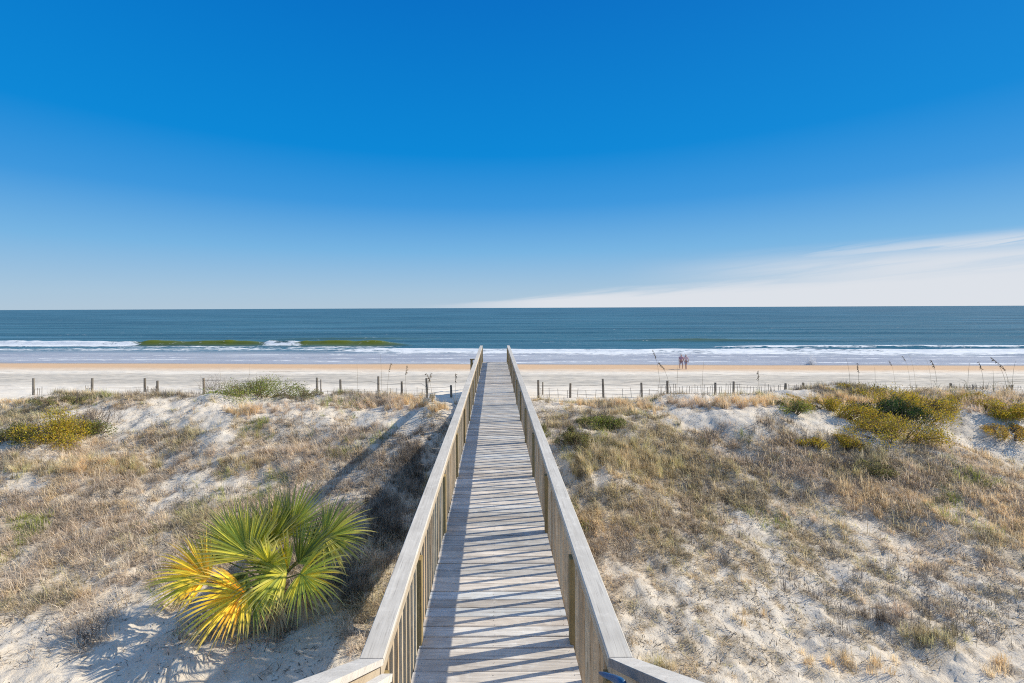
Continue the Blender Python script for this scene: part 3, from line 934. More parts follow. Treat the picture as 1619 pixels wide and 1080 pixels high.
def build_fences():
    fence('short weathered fence stub with one post and slats at far left of the beach', [(53, 598)], slats=[(56, 68, .8, .1)], wires=False)
    fence('lone fence post with a scrap of slats, second stub from the left', [(146, 598)], slats=[(136, 146, .8, .09)], wires=False)
    fence('two fence posts joined by a narrow slat panel left of the green crest shrub', [(229, 598), (249, 602)], slats=[(230, 249, .75, .07)], wires=False)
    fence('run of dark fence posts with wire between the green crest shrub and the boardwalk', [(322, 598), (501, 597), (538, 600), (598, 595), (635, 603), (674, 598), (713, 609)],
          slats=[(500, 600, .55, .34), (600, 680, .6, .3)])
    fence('long run of dark fence posts with thin pickets right of the boardwalk', [(851, 601), (902, 606), (953, 599), (1014, 605), (1055, 602), (1131, 605), (1160, 603), (1242, 606), (1270, 605), (1388, 610), (1503, 606), (1600, 609)],
          slats=[(855, 1040, .5, .5), (1040, 1340, .72, .17), (1340, 1615, .6, .24)])
    # a few shorter inner stakes
    for (px, pt) in ((858, 604), (507, 600)):
        p = at_depth(px, pt, 27.5)
        g = float(ground(np.array([p.x]), np.array([p.y]))[0])
        b = MB(); b.tube([(p.x, p.y, g - .3), (p.x + .01, p.y, p.z)], [.04, .035], (1.3, 1.25, 1.2), 6)
        o = b.build('fence_stake', FENCE_M)
        tag(o, 'thin pale stake standing just behind the first post right of the boardwalk' if px > 700 else 'thin pale stake standing just behind the fence left of the boardwalk', 'stake')


# ------------------------------------------------------------------ plants
GREENS = {
    'yellow': [(0.32, 0.285, 0.025), (0.42, 0.36, 0.035), (0.19, 0.195, 0.03), (0.46, 0.36, 0.05), (0.11, 0.12, 0.025), (0.34, 0.25, 0.07)],
    'green': [(0.14, 0.17, 0.03), (0.20, 0.22, 0.04), (0.08, 0.11, 0.025), (0.20, 0.23, 0.05), (0.26, 0.23, 0.08)],
    'dark': [(0.035, 0.075, 0.025), (0.05, 0.10, 0.03), (0.025, 0.05, 0.02), (0.08, 0.13, 0.035)],
    'gold': [(0.38, 0.27, 0.05), (0.30, 0.24, 0.05), (0.45, 0.30, 0.06), (0.22, 0.20, 0.05)],
    'olive': [(0.20, 0.19, 0.07), (0.14, 0.15, 0.05), (0.27, 0.23, 0.10), (0.12, 0.11, 0.05)],
}


def shrub(label, px, py, wpx, hpx, kind, n=2600, leaf=.05, depth=0.8):
    """irregular leafy shrub: lobes of leaf clumps on woody stems"""
    base = at(px, py + hpx * 0.45)
    Yb = base.y
    n = int(n * 2.6); leaf = leaf * 0.8
    W = wpx / F_PX * Yb / 2; H = hpx / F_PX * Yb * (1.0 if kind in ('dark', 'green') else 0.92); W *= 1.02
    t = thing('dune_shrub', label, 'shrub', tuple(base), 'leafy shrubs on the dune')
    lobes = []
    nl = max(9, int(10 + W * 9))
    for i in range(nl):
        a = random.uniform(0, 6.283); r = math.sqrt(random.random())
        if i % 4 == 3: r = random.uniform(.9, 1.35)                    # outlying sprigs
        lx = math.cos(a) * r * W; ly = math.sin(a) * r * W * depth
        edge = max(.18, 1 - r * .62)
        lobes.append((lx, ly, H * edge * random.uniform(.15, .80), random.uniform(.14, .40) * min(W, H * 1.7), edge))
    lobes = np.array(lobes)
    wgt = lobes[:, 3] ** 2; wgt /= wgt.sum()
    k = rng.choice(nl, n, p=wgt)
    d = rng.normal(0, 1, (n, 3)); d /= np.linalg.norm(d, axis=1)[:, None]
    rad = lobes[k, 3] * (0.35 + 0.75 * rng.random(n) + 0.5 * (rng.random(n) < .12))
    c = lobes[k, :3] + d * rad[:, None] * np.array([1.15, 1.0, .85])
    c[:, 0] += base.x; c[:, 1] += base.y
    g = ground(c[:, 0], c[:, 1])
    c[:, 2] += base.z
    c[:, 2] = np.maximum(c[:, 2], g + .02 + .05 * rng.random(n))
    # leaf = folded diamond
    ax = d * .7 + rng.normal(0, .6, (n, 3)) + np.array([0, 0, .5]); ax /= np.linalg.norm(ax, axis=1)[:, None]
    sd = np.cross(ax, rng.normal(0, 1, (n, 3))); sd /= np.linalg.norm(sd, axis=1)[:, None]
    nm = np.cross(ax, sd)
    L = leaf * (0.6 + .8 * rng.random(n)); Wd = L * .28
    p0 = c; p1 = c + ax * (L * .5)[:, None] + sd * Wd[:, None] + nm * (Wd * .4)[:, None]
    p2 = c + ax * L[:, None]; p3 = c + ax * (L * .5)[:, None] - sd * Wd[:, None] + nm * (Wd * .4)[:, None]
    v = np.stack([p0, p1, p2, p3], 1).reshape(-1, 3)
    b = np.arange(n) * 4
    tr = np.concatenate([np.stack([b, b + 1, b + 2], 1), np.stack([b, b + 2, b + 3], 1)])
    pal = np.array(GREENS[kind]) * (2.35 if kind in ('yellow', 'gold') else 1.9 if kind != 'dark' else 1.3)
    lobe_tone = rng.random(nl) * .6 + .65
    ci = np.clip(rng.integers(0, len(pal), n), 0, len(pal) - 1)
    col = pal[ci] * lobe_tone[k][:, None] * (0.7 + .6 * rng.random((n, 1)))
    if kind in ('yellow', 'gold'):
        col = col * np.array([1.14, 1.0, .8])
    col = col * np.minimum(1, .72 / col.max(1))[:, None]
    br = rng.random(n) < .13
    col[br] = (0.34, 0.26, 0.16)
    me = np_mesh('foliage', v, tris=tr, tint=np.repeat(col, 4, 0))
    link('foliage', me, LEAF_M, t)
    s = MB()
    for (lx, ly, lz, lr, e) in lobes:
        for _ in range(6):
            e_ = Vector((base.x + lx + random.uniform(-lr, lr), base.y + ly + random.uniform(-lr, lr), base.z + lz + random.uniform(-.2, 1.5) * lr))
            b0 = Vector((base.x + lx * .4, base.y + ly * .4, 0)); b0.z = float(ground(np.array([b0.x]), np.array([b0.y]))[0]) - .05
            mid = b0.lerp(e_, .5) + Vector((random.uniform(-.05, .05), random.uniform(-.05, .05), .04))
            s.tube([b0, mid, e_], [.010, .007, .003], (0.22, 0.17, 0.12), 4)
    s.build('stems', TWIG_M, t)


def bare_shrub(label, px, py, wpx, hpx, n=60):
    base = at(px, py + hpx * .4)
    sc = base.y / F_PX
    t = MB()
    for i in range(n):
        a = random.uniform(0, 6.283); le = random.uniform(.2, 1.2)
        L = hpx * sc * random.uniform(.5, 1.1)
        b0 = Vector((base.x + random.gauss(0, wpx * sc * .22), base.y + random.gauss(0, .15), 0))
        b0.z = float(ground(np.array([b0.x]), np.array([b0.y]))[0]) - .03
        d = Vector((math.cos(a) * math.sin(le), math.sin(a) * math.sin(le), math.cos(le)))
        p1 = b0 + d * L * .5; p2 = p1 + (d + Vector((random.uniform(-.5, .5), random.uniform(-.5, .5), random.uniform(-.1, .5)))).normalized() * L * .5
        tn = random.choice([(0.26, 0.21, 0.17), (0.2, 0.16, 0.13), (0.33, 0.28, 0.24)])
        t.tube([b0, p1, p2], [.006, .005, .003], tn, 4)
        for _ in range(3):
            q = p1.lerp(p2, random.random()); e = q + Vector((random.uniform(-.5, .5), random.uniform(-.5, .5), random.uniform(0, .5))) * L * .4
            t.tube([q, e], [.004, .002], tn, 3)
    root = thing('bare_shrub', label, 'shrub', tuple(base), 'bare twiggy shrubs')
    t.build('twigs', TWIG_M, root)


def build_shrubs():
    shrub('low green mat of leaves on the crest beside the fence, left of the boardwalk', 400, 611, 112, 27, 'green', 3600, .06)
    shrub('olive shrub trailing down to the right of the green crest mat', 478, 622, 62, 14, 'olive', 900, .05)
    shrub('yellow green shrub on the sand slope near the left edge', 82, 672, 92, 54, 'yellow', 3600, .06)
    shrub('olive green shrub sprawling at the very left edge', 18, 680, 44, 28, 'olive', 1600, .055)
    shrub('low olive strip of plants behind the left sand slope', 100, 630, 90, 8, 'olive', 900, .05)
    shrub('small green tuft tucked right of the yellow green slope shrub', 152, 675, 46, 20, 'green', 700, .05)
    shrub('dark green rounded bush at the heart of the right crest thicket', 1408, 644, 78, 48, 'dark', 4200, .06)
    shrub('bright yellow green bush on the right shoulder of the dark bush', 1452, 636, 92, 44, 'yellow', 4200, .06)
    shrub('yellow green bush spreading behind the dark bush', 1395, 624, 130, 22, 'yellow', 3000, .06)
    shrub('low green shrub trailing left of the dark bush along the crest', 1320, 641, 110, 24, 'yellow', 3200, .055)
    shrub('small yellow green shrub at the left tip of the right crest thicket', 1250, 640, 50, 18, 'green', 1100, .05)
    shrub('yellow green growth spilling down the sand below the dark bush', 1415, 676, 120, 34, 'yellow', 3000, .055)
    shrub('small bright green sprig on the sand below the crest thicket', 1284, 698, 36, 20, 'yellow', 700, .05)
    shrub('yellow green sprig between the sand and the spilling growth', 1345, 698, 44, 24, 'yellow', 900, .05)
    shrub('fresh green bush beside the fence just right of the boardwalk', 950, 666, 56, 26, 'green', 1800, .06)
    shrub('olive green bush close to the boardwalk rail on the right', 908, 684, 40, 40, 'olive', 1400, .05)
    shrub('yellow green bush cut off by the right edge of the picture', 1590, 641, 56, 34, 'yellow', 2200, .06)
    shrub('golden low shrub on the slope by the right edge', 1592, 680, 62, 16, 'gold', 1300, .05)
    shrub('green shrub on the crest between the thicket and the right edge', 1530, 628, 60, 16, 'yellow', 1300, .05)
    shrub('olive plant growing on the steep bank below the spilling growth', 1385, 735, 44, 36, 'olive', 1000, .05)
    bare_shrub('bare grey twigs left of the green crest mat', 338, 606, 46, 26, 70)
    bare_shrub('bare grey twiggy bush behind the yellow green slope shrub', 150, 655, 60, 34, 80)
    bare_shrub('dark bare twigs at the foot of the sand slope on the left', 240, 690, 46, 18, 40)
    bare_shrub('bare brown twigs on the pale bank right of the boardwalk', 1115, 690, 60, 22, 50)
    bare_shrub('bare grey twigs under the spilling yellow growth on the right', 1330, 730, 60, 26, 60)
    bare_shrub('dark twigs leaning at the lower left corner beside the palm shadow', 140, 1000, 36, 34, 40)


def sea_oat(label, bx, by, tx, ty, head, lean_y=0.0):
    base = at(bx, by)
    top = at_depth(tx, ty, base.y + lean_y)
    t = thing('sea_oat', label, 'sea oat', tuple(base), 'sea oat stalks on the dune crest')
    s = MB()
    ctrl = Vector((base.x * .8 + top.x * .2, base.y, base.z + (top.z - base.z) * .75))
    pts = []
    for k in range(9):
        f = k / 8
        pts.append(base.lerp(ctrl, f).lerp(ctrl.lerp(top, f), f))
    s.tube(pts, [.0068 - .0005 * k for k in range(9)], (0.46, 0.38, 0.26), 5)
    for _ in range(3):
        a = random.uniform(0, 6.283); L = random.uniform(.3, .6)
        p1 = base + Vector((math.cos(a) * .12, math.sin(a) * .12, L * .7)); p2 = p1 + Vector((math.cos(a) * .25, math.sin(a) * .25, L * .1))
        s.tube([base, p1, p2], [.007, .006, .002], (0.42, 0.36, 0.18), 3)
    s.build('stalk', TWIG_M, t)
    if head:
        h = MB()
        d = (pts[-1] - pts[-2]).normalized()
        sgn = 1 if d.x > 0 else -1
        for k in range(16):
            f = k / 15
            p = pts[-1] - d * (.34 * f)
            q = p + Vector((sgn * random.uniform(-.02, .09), random.uniform(-.05, .05), random.uniform(-.09, -.01)))
            h.tube([p, p.lerp(q, .5), q], [.004, .012, .003], random.choice([(0.22, 0.17, 0.12), (0.28, 0.21, 0.14), (0.36, 0.27, 0.17)]), 4)
        h.build('seed_head', TWIG_M, t)


def build_sea_oats():
    right = [(1045, 632, 1032, 553, 1), (1062, 634, 1041, 572, 1), (1070, 634, 1074, 560, 0), (1110, 634, 1113, 570, 0), (1200, 632, 1199, 586, 1), (1345, 622, 1337, 565, 0), (1358, 624, 1356, 574, 1), (1384, 622, 1383, 580, 0),
             (1416, 618, 1406, 570, 1), (1440, 616, 1427, 563, 1), (1448, 616, 1436, 560, 0), (1473, 616, 1463, 566, 0), (1482, 616, 1472, 569, 1), (1530, 618, 1533, 574, 0), (1556, 620, 1547, 572, 1),
             (1592, 618, 1567, 565, 1), (1597, 620, 1580, 575, 1), (1571, 620, 1570, 585, 0), (1600, 622, 1606, 570, 0)]
    left = [(612, 632, 618, 574, 1), (604, 634, 601, 560, 0), (640, 634, 643, 578, 1), (676, 636, 681, 590, 1), (684, 636, 674, 590, 1), (720, 640, 720, 590, 1), (566, 632, 564, 574, 0), (395, 612, 394, 575, 0), (350, 612, 346, 580, 0)]
    ld = ['tall sea oat stalk with a dark drooping seed head right of the boardwalk', 'bare thin sea oat stalk without a seed head right of the boardwalk',
          'sea oat stalk with a seed head on the crest left of the boardwalk', 'bare thin sea oat stalk on the crest left of the boardwalk']
    # describe each by what it stands next to
    near_r = ['tall one leaning left, furthest left on the right side', 'short leaning stalk with dark head just below the walkers', 'straight bare stalk rising beside the walkers',
              'bare stalk a little right of the walkers', 'short seeded stalk midway between the walkers and the thicket', 'bare stalk at the left side of the thicket', 'stalk with a plump dark head at the left of the thicket',
              'short bare stalk above the left half of the dark bush', 'seeded stalk leaning left above the dark bush', 'tallest seeded stalk above the yellow shoulder bush', 'bare stalk close behind the tallest seeded one',
              'bare leaning stalk right of the yellow shoulder bush', 'seeded stalk right of the yellow shoulder bush', 'upright bare stalk between thicket and right edge', 'seeded stalk between thicket and right edge',
              'long stalk bent far to the left near the right edge', 'second bent seeded stalk near the right edge', 'short bare stalk near the right edge', 'bare stalk nearest to the right edge']
    near_l = ['seeded stalk among the golden tufts left of the boardwalk', 'tall bare stalk among the golden tufts left of the boardwalk', 'seeded stalk right of the golden tufts',
              'short seeded stalk nodding right, near the boardwalk', 'short seeded stalk nodding left, near the boardwalk', 'seeded stalk closest to the left boardwalk rail', 'bare stalk left of the golden tufts',
              'bare stalk rising from the green crest mat', 'bare stalk rising from the bare grey twigs']
    for a, n in zip(right, near_r): sea_oat('sea oat, ' + n, *a)
    for a, n in zip(left, near_l): sea_oat('sea oat, ' + n, *a)


# ------------------------------------------------------------------ palm
def frond(parent, crown, hub, A, N, L, span, nl, pal, droop, seed, dead=False):
    """costapalmate fan: petiole from the crown to the hub, leaflets fanning in the plane of A and N x A"""
    R = random.Random(seed)
    A = Vector(A).normalized(); N = Vector(N)
    B = N.cross(A).normalized(); N = A.cross(B).normalized()
    mb = MB()
    mid = crown.lerp(hub, .5) + Vector((0, 0, .06))
    pc = (0.30, 0.30, 0.07) if not dead else (0.30, 0.2, 0.1)
    mb.tube([crown, mid, hub, hub + A * .12], [.018, .014, .011, .006], pc, 5)
    for i in range(nl):
        f = (i + .5) / nl * 2 - 1
        ang = math.radians(span / 2) * f + R.uniform(-.03, .03)
        d = A * math.cos(ang) + B * math.sin(ang)
        start = hub + A * (.10 * (1 - abs(f)))
        LL = .88 * L * (1 - .28 * abs(f) ** 2) * R.uniform(.82, 1.08)
        # fan is folded along its rib: outer leaflets lift out of the plane
        d = (d + N * (.28 * abs(f)) + N * R.uniform(-.10, .10)).normalized()
        w0 = .0195 * R.uniform(.8, 1.15)
        side = N.cross(d).normalized()
        p = start; seg = 6
        pts = [p.copy()]
        dd = d.copy()
        for k in range(seg):
            g = droop * (k / seg) ** 1.6 * R.uniform(.7, 1.3)
            dd = (dd + Vector((0, 0, -g * .33))).normalized()
            p = p + dd * (LL / seg)
            pts.append(p.copy())
        base = R.choice(pal)
        k_ = R.uniform(.65, 1.3) * (2.5 if not dead else 1.6)
        wid = [.35, .85, 1.0, .92, .7, .42, .04]
        vs = []; cs = []
        for k, q in enumerate(pts):
            ww = w0 * wid[k]
            vs += [q - side * ww + N * ww * .45, q, q + side * ww + N * ww * .45]
            tipf = max(0, (k - 3.2) / 2.8)
            c = [base[j] * k_ * (1 - tipf * .75) + tipf * .75 * (0.46, 0.38, 0.24)[j] for j in range(3)]
            cs += [tuple(c)] * 3
        b = len(mb.v)
        mb.v += [tuple(q) for q in vs]; mb.t += cs
        for k in range(seg):
            a0 = b + k * 3
            mb.f += [(a0, a0 + 1, a0 + 4, a0 + 3), (a0 + 1, a0 + 2, a0 + 5, a0 + 4)]
    o = mb.build('frond', PALM_M, parent, True)
    return o


def build_palm():
    bx = at(432, 985)
    t = thing('palmetto_palm', 'low bushy palmetto with green and yellow fan fronds left of the boardwalk', 'palm', tuple(bx))
    Yp = bx.y
    crown = bx + Vector((0, 0, .62))
    tr = MB()
    tr.tube([bx + Vector((0, 0, -.2)), bx + Vector((.02, 0, .2)), bx + Vector((0, 0, .45)), crown], [.15, .16, .14, .07], (0.22, 0.15, 0.09), 10)
    for i in range(46):                                             # old leaf bases
        a = i * 2.4; z = .05 + .5 * (i / 46)
        q = bx + Vector((math.cos(a) * .13, math.sin(a) * .13, z)); e = bx + Vector((math.cos(a) * .27, math.sin(a) * .27, z + .2))
        tr.tube([q, q.lerp(e, .6), e], [.028, .02, .008], random.choice([(0.3, 0.21, 0.12), (0.2, 0.14, 0.08), (0.36, 0.28, 0.18)]), 4)
    tr.build('trunk', TWIG_M, t)
    G = [(0.30, 0.30, 0.045), (0.36, 0.34, 0.05), (0.20, 0.215, 0.035), (0.42, 0.37, 0.08), (0.12, 0.14, 0.03)]
    GY = [(0.42, 0.37, 0.045), (0.31, 0.31, 0.04), (0.48, 0.41, 0.06), (0.26, 0.27, 0.04)]
    YL = [(0.60, 0.42, 0.03), (0.66, 0.48, 0.05), (0.50, 0.36, 0.03), (0.58, 0.33, 0.03), (0.40, 0.36, 0.04)]
    DK = [(0.12, 0.145, 0.025), (0.17, 0.185, 0.035), (0.07, 0.09, 0.02)]
    BR = [(0.34, 0.25, 0.15), (0.26, 0.18, 0.10), (0.42, 0.33, 0.22)]

    def P(zx, zy, dy):
        return at_depth(230 + zx * .2593, 760 + zy * .2593, Yp + dy)
    up_back = (0, -.5, 1)
    # (hub zoom x, y, depth), axis, normal, length, span, leaflets, palette, droop
    L = [
        ((640, 470, -.10), (-.62, .25, .75), (.1, -.85, .5), 1.30, 120, 40, G + GY[:1], .35),
        ((650, 480, .05), (.10, .35, .95), (-.2, -.85, .4), 1.10, 120, 34, G, .25),
        ((720, 440, .25), (.25, .5, .85), (0, -.8, .5), 1.05, 110, 30, G + DK[:1], .3),
        ((870, 330, .45), (.42, .35, .85), (-.1, -.8, .5), 1.15, 150, 44, G + GY[:1], .4),
        ((880, 330, .60), (-.25, .45, .85), (.1, -.8, .5), .95, 110, 30, DK + G[:2], .3),
        ((1085, 345, .25), (.92, .05, .18), (-.1, -.75, .65), 1.10, 190, 46, G, .75),
        ((930, 505, -.05), (.62, .25, .75), (-.3, -.8, .45), .95, 110, 30, DK + G, .3),
        ((868, 545, -.18), (-.06, .1, 1.0), (0, -1, .15), .78, 42, 13, YL[:1] + GY, .1),
        ((862, 560, -.30), (-.75, -.35, -.05), (0, -.7, .7), .98, 165, 38, G + GY[:1], .8),
        ((940, 568, -.30), (.70, -.35, -.10), (0, -.72, .7), 1.10, 170, 38, GY + YL[:1] + G[:1], .9),
        ((390, 585, -.20), (-.85, -.05, .30), (.15, -.8, .55), 1.15, 160, 40, YL + YL + GY[:2], .65),
        ((610, 680, -.48), (-.55, -.55, -.12), (.0, -.65, .75), 1.25, 150, 40, YL + YL + GY[:1], .75),
        ((660, 670, -.45), (.35, -.55, -.25), (0, -.7, .7), .95, 120, 26, YL[3:] + GY + DK[:1], 1.0),
        ((470, 480, .25), (-.5, .3, .35), (.1, -.6, .8), .85, 170, 34, DK, .6),
        ((620, 560, -.15), (-.35, -.3, -.6), (0, -.9, .3), .80, 120, 26, DK + G[:2], .6),
        ((1000, 420, .35), (.75, .4, .35), (0, -.5, .85), 1.0, 150, 34, DK + G[:1], .6),
        ((760, 400, .35), (-.05, .3, 1.0), (0.1, -.9, .3), 1.15, 110, 36, G + GY[:1], .3),
        ((560, 430, .15), (-.5, .3, .8), (.2, -.85, .4), 1.05, 130, 36, G + GY[:2], .4),
        ((760, 520, -.25), (-.1, -.3, .8), (0, -.95, -.1), .85, 130, 30, G + GY[:2], .5),
    ]
    for i, (h, A, N, ln, sp, nl, pal, dr) in enumerate(L):
        o = frond(t, crown, P(*h), A, N, ln, sp, nl, pal, dr, 40 + i)
        if pal[0] == YL[0] and len(pal) > 6: o['label'] = 'yellowed fan frond'
    for i, (h, A) in enumerate((((300, 620, -.1), (-.7, -.1, -.6)), ((800, 720, -.3), (.1, -.5, -.8)), ((480, 640, .1), (-.5, .1, -.8)), ((950, 700, 0), (.5, -.1, -.8)))):
        o = frond(t, crown, P(*h), A, (0, -.6, .8), .62, 130, 24, BR, .9, 80 + i, True)
        o['label'] = 'dead brown frond hanging low'


# ------------------------------------------------------------------ people on the beach, splash
def person(label, px, py, shirt, shorts, hair, stride, face_y):
    p = at(px, py, 40, 90)
    t = thing('person', label, 'person', tuple(p), 'people walking on the beach')
    skin = plain('skin', (0.50, 0.31, 0.23), .6, .1)
    X0, Y0, Z0 = p

    def skinned(name, nodes, edges, mat, lv=2):
        me = bpy.data.meshes.new(name)
        me.from_pydata([(X0 + a, Y0 + b, Z0 + c) for (a, b, c, r) in nodes], edges, [])
        o = link(name, me, mat, t)
        md = o.modifiers.new('skin', 'SKIN'); md.use_smooth_shade = True
        for k, nd in enumerate(nodes):
            me.skin_vertices[0].data[k].radius = (nd[3], nd[3])
        me.skin_vertices[0].data[0].use_root = True
        s = o.modifiers.new('sub', 'SUBSURF'); s.levels = lv; s.render_levels = lv
        return o
    s = stride
    body = [(0, 0, .95, .12), (0, 0, 1.15, .11), (0, .01, 1.38, .13), (0, 0, 1.50, .06), (0, -.01, 1.58, .055), (0, -.02, 1.66, .085), (0, -.02, 1.74, .07),
            (-.09, .0, .90, .09), (-.10, s * .16, .50, .06), (-.10, s * .20, .09, .038), (-.10, s * .20 - .14, .03, .03),
            (.09, .0, .90, .09), (.10, -s * .18, .50, .06), (.10, -s * .12, .09, .038), (.10, -s * .12 - .14, .03, .03),
            (-.20, 0, 1.42, .055), (-.25, -s * .06, 1.14, .042), (-.26, -s * .15, .90, .03), (-.26, -s * .18, .80, .03),
            (.20, 0, 1.42, .055), (.25, s * .06, 1.14, .042), (.26, s * .12, .90, .03), (.26, s * .15, .80, .03)]
    ed = [(0, 1), (1, 2), (2, 3), (3, 4), (4, 5), (5, 6), (0, 7), (7, 8), (8, 9), (9, 10), (0, 11), (11, 12), (12, 13), (13, 14), (2, 15), (15, 16), (16, 17), (17, 18), (2, 19), (19, 20), (20, 21), (21, 22)]
    skinned('body', body, ed, skin)
    skinned('shirt', [(0, 0, .98, .145), (0, 0, 1.18, .135), (0, .01, 1.38, .15), (0, 0, 1.47, .08), (-.20, 0, 1.42, .075), (-.25, -s * .05, 1.2, .065), (.20, 0, 1.42, .075), (.25, s * .05, 1.2, .065)],
            [(0, 1), (1, 2), (2, 3), (2, 4), (4, 5), (2, 6), (6, 7)], plain('shirt_cloth', shirt, .9, .1))
    skinned('shorts', [(0, 0, .97, .14), (-.09, .0, .88, .105), (-.10, s * .12, .58, .085), (.09, 0, .88, .105), (.10, -s * .13, .58, .085)], [(0, 1), (1, 2), (0, 3), (3, 4)], plain('shorts_cloth', shorts, .9, .1))
    skinned('hair', [(0, .01, 1.72, .09), (0, .04, 1.66, .08), (0, .06, 1.58, .04)], [(0, 1), (1, 2)], plain('hair', hair, .7, .2), 1)


def build_people():
    person('person in a mauve top and dark shorts walking along the waterline, left of the pair', 1077, 583.5, (0.52, 0.33, 0.40), (0.30, 0.25, 0.34), (0.12, 0.08, 0.05), 1, 1)
    person('person in a paler pink top walking along the waterline, right of the pair', 1084.5, 584.0, (0.66, 0.50, 0.53), (0.34, 0.30, 0.38), (0.25, 0.17, 0.1), -1, 1)


def build_splash():
    p = at(1281, 577, 50, 90)
    p.z = max(p.z, 0.02)
    n = 900
    a = rng.random(n) * 6.283
    h = rng.random(n) ** 1.4
    lob = np.array([.55, 1.0, .7, .85])[rng.integers(0, 4, n)]; h = h * lob
    r = (0.15 + .45 * rng.random(n)) * (1 - h * .35)
    c = np.stack([p.x + np.cos(a) * r + (lob - .75) * 1.4 + .1 * np.sin(h * 5), p.y + np.sin(a) * r * .8, p.z + h * 1.35], 1)
    sz = .03 + .06 * rng.random(n) * (1 - h * .5)
    d = rng.normal(0, 1, (n, 4, 3)); d /= np.linalg.norm(d, axis=2)[:, :, None]
    v = (c[:, None, :] + d * sz[:, None, None]).reshape(-1, 3)
    b = np.arange(n) * 4
    tr = np.concatenate([np.stack([b, b + 1, b + 2], 1), np.stack([b, b + 2, b + 3], 1), np.stack([b, b + 3, b + 1], 1), np.stack([b + 1, b + 3, b + 2], 1)])
    me = np_mesh('water_splash', v, tris=tr, tint=np.full((len(v), 3), .95))
    tag(link('water_splash', me, leafy('spray', .7, .5, 0.0)), 'small white splash of spray in the shallow wash right of the walkers', 'splash')


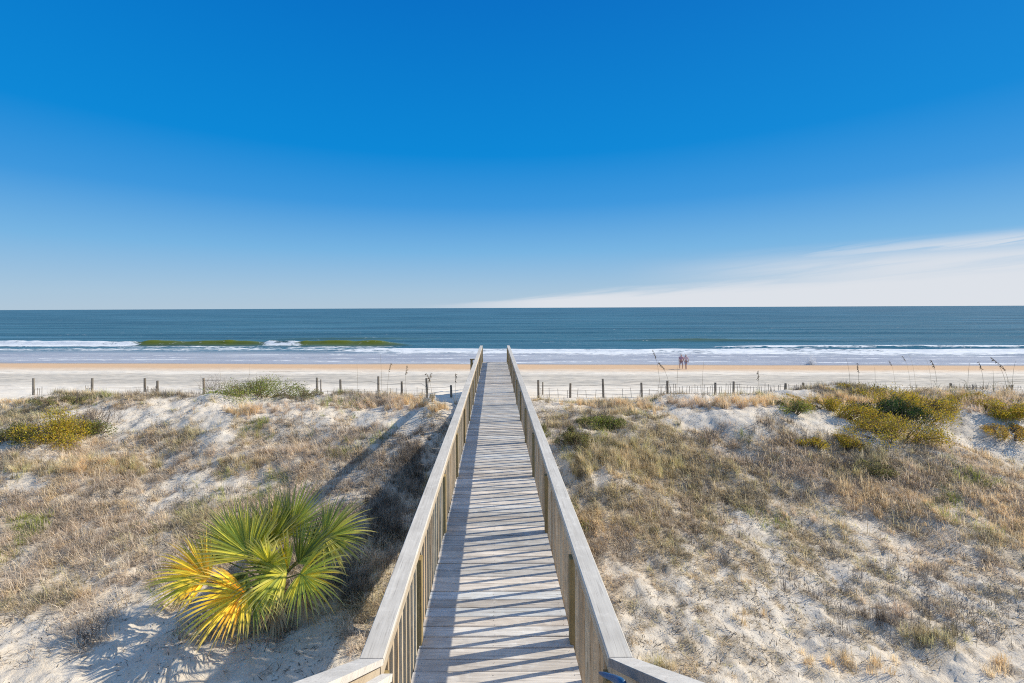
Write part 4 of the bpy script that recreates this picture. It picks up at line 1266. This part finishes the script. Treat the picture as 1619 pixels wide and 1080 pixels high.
# ------------------------------------------------------------------ light and sky
def build_light():
    sdir = Vector((1.47, 0.31, 1.0)).normalized()
    el = math.asin(sdir.z); az = math.atan2(sdir.x, sdir.y)
    ld = bpy.data.lights.new('sun', 'SUN')
    ld.energy = 5.0; ld.angle = math.radians(0.5); ld.color = (1.0, 0.92, 0.76)
    o = bpy.data.objects.new('sun', ld); COL.objects.link(o)
    o.rotation_euler = sdir.to_track_quat('Z', 'Y').to_euler()
    W = bpy.data.worlds.new('World'); S.world = W; W.use_nodes = True
    nt = W.node_tree; N = nt.nodes; Lk = nt.links
    N.clear()
    out = N.new('ShaderNodeOutputWorld'); bg = N.new('ShaderNodeBackground')
    sky = N.new('ShaderNodeTexSky'); sky.sky_type = 'NISHITA'; sky.sun_disc = False
    sky.sun_elevation = el; sky.sun_rotation = az
    sky.altitude = 0; sky.air_density = 1.0; sky.dust_density = 0.3; sky.ozone_density = 3.0
    def mth(op, a, b=0.0, clamp=False):
        n = N.new('ShaderNodeMath'); n.operation = op; n.use_clamp = clamp
        for i, v in ((0, a), (1, b)):
            if isinstance(v, bpy.types.NodeSocket): Lk.new(v, n.inputs[i])
            else: n.inputs[i].default_value = v
        return n.outputs[0]

    def mrange(v, a, b, c=0.0, d=1.0, sm_=True):
        n = N.new('ShaderNodeMapRange'); n.clamp = True
        if sm_: n.interpolation_type = 'SMOOTHSTEP'
        for i, x in enumerate((v, a, b, c, d)):
            if isinstance(x, bpy.types.NodeSocket): Lk.new(x, n.inputs[i])
            else: n.inputs[i].default_value = x
        return n.outputs[0]
    tc = N.new('ShaderNodeTexCoord')
    sp = N.new('ShaderNodeSeparateXYZ'); Lk.new(tc.outputs['Generated'], sp.inputs[0])
    az_ = mth('ARCTAN2', sp.outputs[0], sp.outputs[1])                # radians right of straight ahead
    el_ = mth('ARCSINE', sp.outputs[2])
    # clear winter sky: pale haze at the horizon deepening quickly to saturated blue
    rp = N.new('ShaderNodeValToRGB'); Lk.new(mth('DIVIDE', el_, math.pi / 2), rp.inputs[0])
    stops = [(0.0, (.44, .575, .70)), (0.02, (.39, .56, .72)), (0.075, (.185, .46, .765)), (0.135, (.045, .315, .73)), (0.20, (.0, .245, .68)), (0.37, (.0, .165, .57)), (0.46, (.005, .165, .56)), (0.60, (.25, .36, .56)), (1.0, (.48, .55, .68))]  # overhead stops, out of view, made paler than the blue to lift shadows
    els = rp.color_ramp.elements
    while len(els) < len(stops): els.new(0.5)
    for e, (p_, c_) in zip(els, stops): e.position = p_; e.color = c_ + (1,)
    sc_ = N.new('ShaderNodeVectorMath'); sc_.operation = 'SCALE'; Lk.new(rp.outputs[0], sc_.inputs[0]); sc_.inputs[3].default_value = 1 / 0.11
    hs = N.new('ShaderNodeMix'); hs.data_type = 'RGBA'; hs.inputs[0].default_value = 0.97
    Lk.new(sky.outputs[0], hs.inputs[6]); Lk.new(sc_.outputs[0], hs.inputs[7])
    cmb = N.new('ShaderNodeCombineXYZ'); Lk.new(mth('MULTIPLY', az_, 3.2), cmb.inputs[0])
    Lk.new(mth('ADD', mth('MULTIPLY', el_, 55.0), mth('MULTIPLY', az_, -5.0)), cmb.inputs[1])
    nz = N.new('ShaderNodeTexNoise'); Lk.new(cmb.outputs[0], nz.inputs['Vector']); nz.inputs['Scale'].default_value = 1.4; nz.inputs['Detail'].default_value = 7; nz.inputs['Roughness'].default_value = .6; nz.inputs['Distortion'].default_value = .5
    # low cloud bank thickening to the right, with thin streaks above it
    wob = mth('MULTIPLY', mth('SUBTRACT', nz.outputs[0], 0.5), 0.030)
    elw = mth('ADD', el_, wob)
    top = mrange(az_, -0.16, 0.84, 0.004, 0.074, False)
    rel = mth('DIVIDE', elw, top)
    core = mth('MULTIPLY', mrange(rel, 0.55, 1.3, 1.0, 0.0), mrange(az_, -0.20, 0.14, 0.0, 0.9))
    wc = mrange(az_, 0.25, 0.85, 0.088, 0.094, False)
    wd = mth('ABSOLUTE', mth('SUBTRACT', mth('ADD', el_, mth('MULTIPLY', wob, 0.45)), wc))
    wisp = mth('MULTIPLY', mrange(wd, 0.0, 0.021, 1.0, 0.0), mrange(az_, 0.34, 0.85, 0.0, 0.75))
    wisp = mth('MULTIPLY', wisp, mrange(nz.outputs[0], 0.30, 0.58))
    veil = mth('MULTIPLY', mth('MULTIPLY', mrange(elw, 0.072, 0.104, 1.0, 0.0), mrange(az_, 0.22, 0.80, 0.0, 0.85)), mrange(nz.outputs[0], 0.25, 0.62, 0.55, 1.0))
    dens = mth('MAXIMUM', mth('MAXIMUM', core, wisp), veil)
    mx = N.new('ShaderNodeMix'); mx.data_type = 'RGBA'
    Lk.new(dens, mx.inputs[0]); Lk.new(hs.outputs[2], mx.inputs[6]); mx.inputs[7].default_value = (6.9, 7.1, 7.5, 1)
    Lk.new(mx.outputs[2], bg.inputs[0]); bg.inputs[1].default_value = 0.11
    Lk.new(bg.outputs[0], out.inputs[0])
    S.view_settings.view_transform = 'Standard'; S.view_settings.look = 'None'
    S.view_settings.exposure = 0; S.view_settings.gamma = 1


build_light()
build_ground()
build_sea()
build_boardwalk()
build_stairs()
build_blue_piece()
build_fences()
build_grass()
build_shrubs()
build_sea_oats()
build_palm()
build_people()
build_splash()
S.cycles.use_denoising = False
S.cycles.filter_width = 1.1
S.cycles.max_bounces = 6
S.cycles.transparent_max_bounces = 6
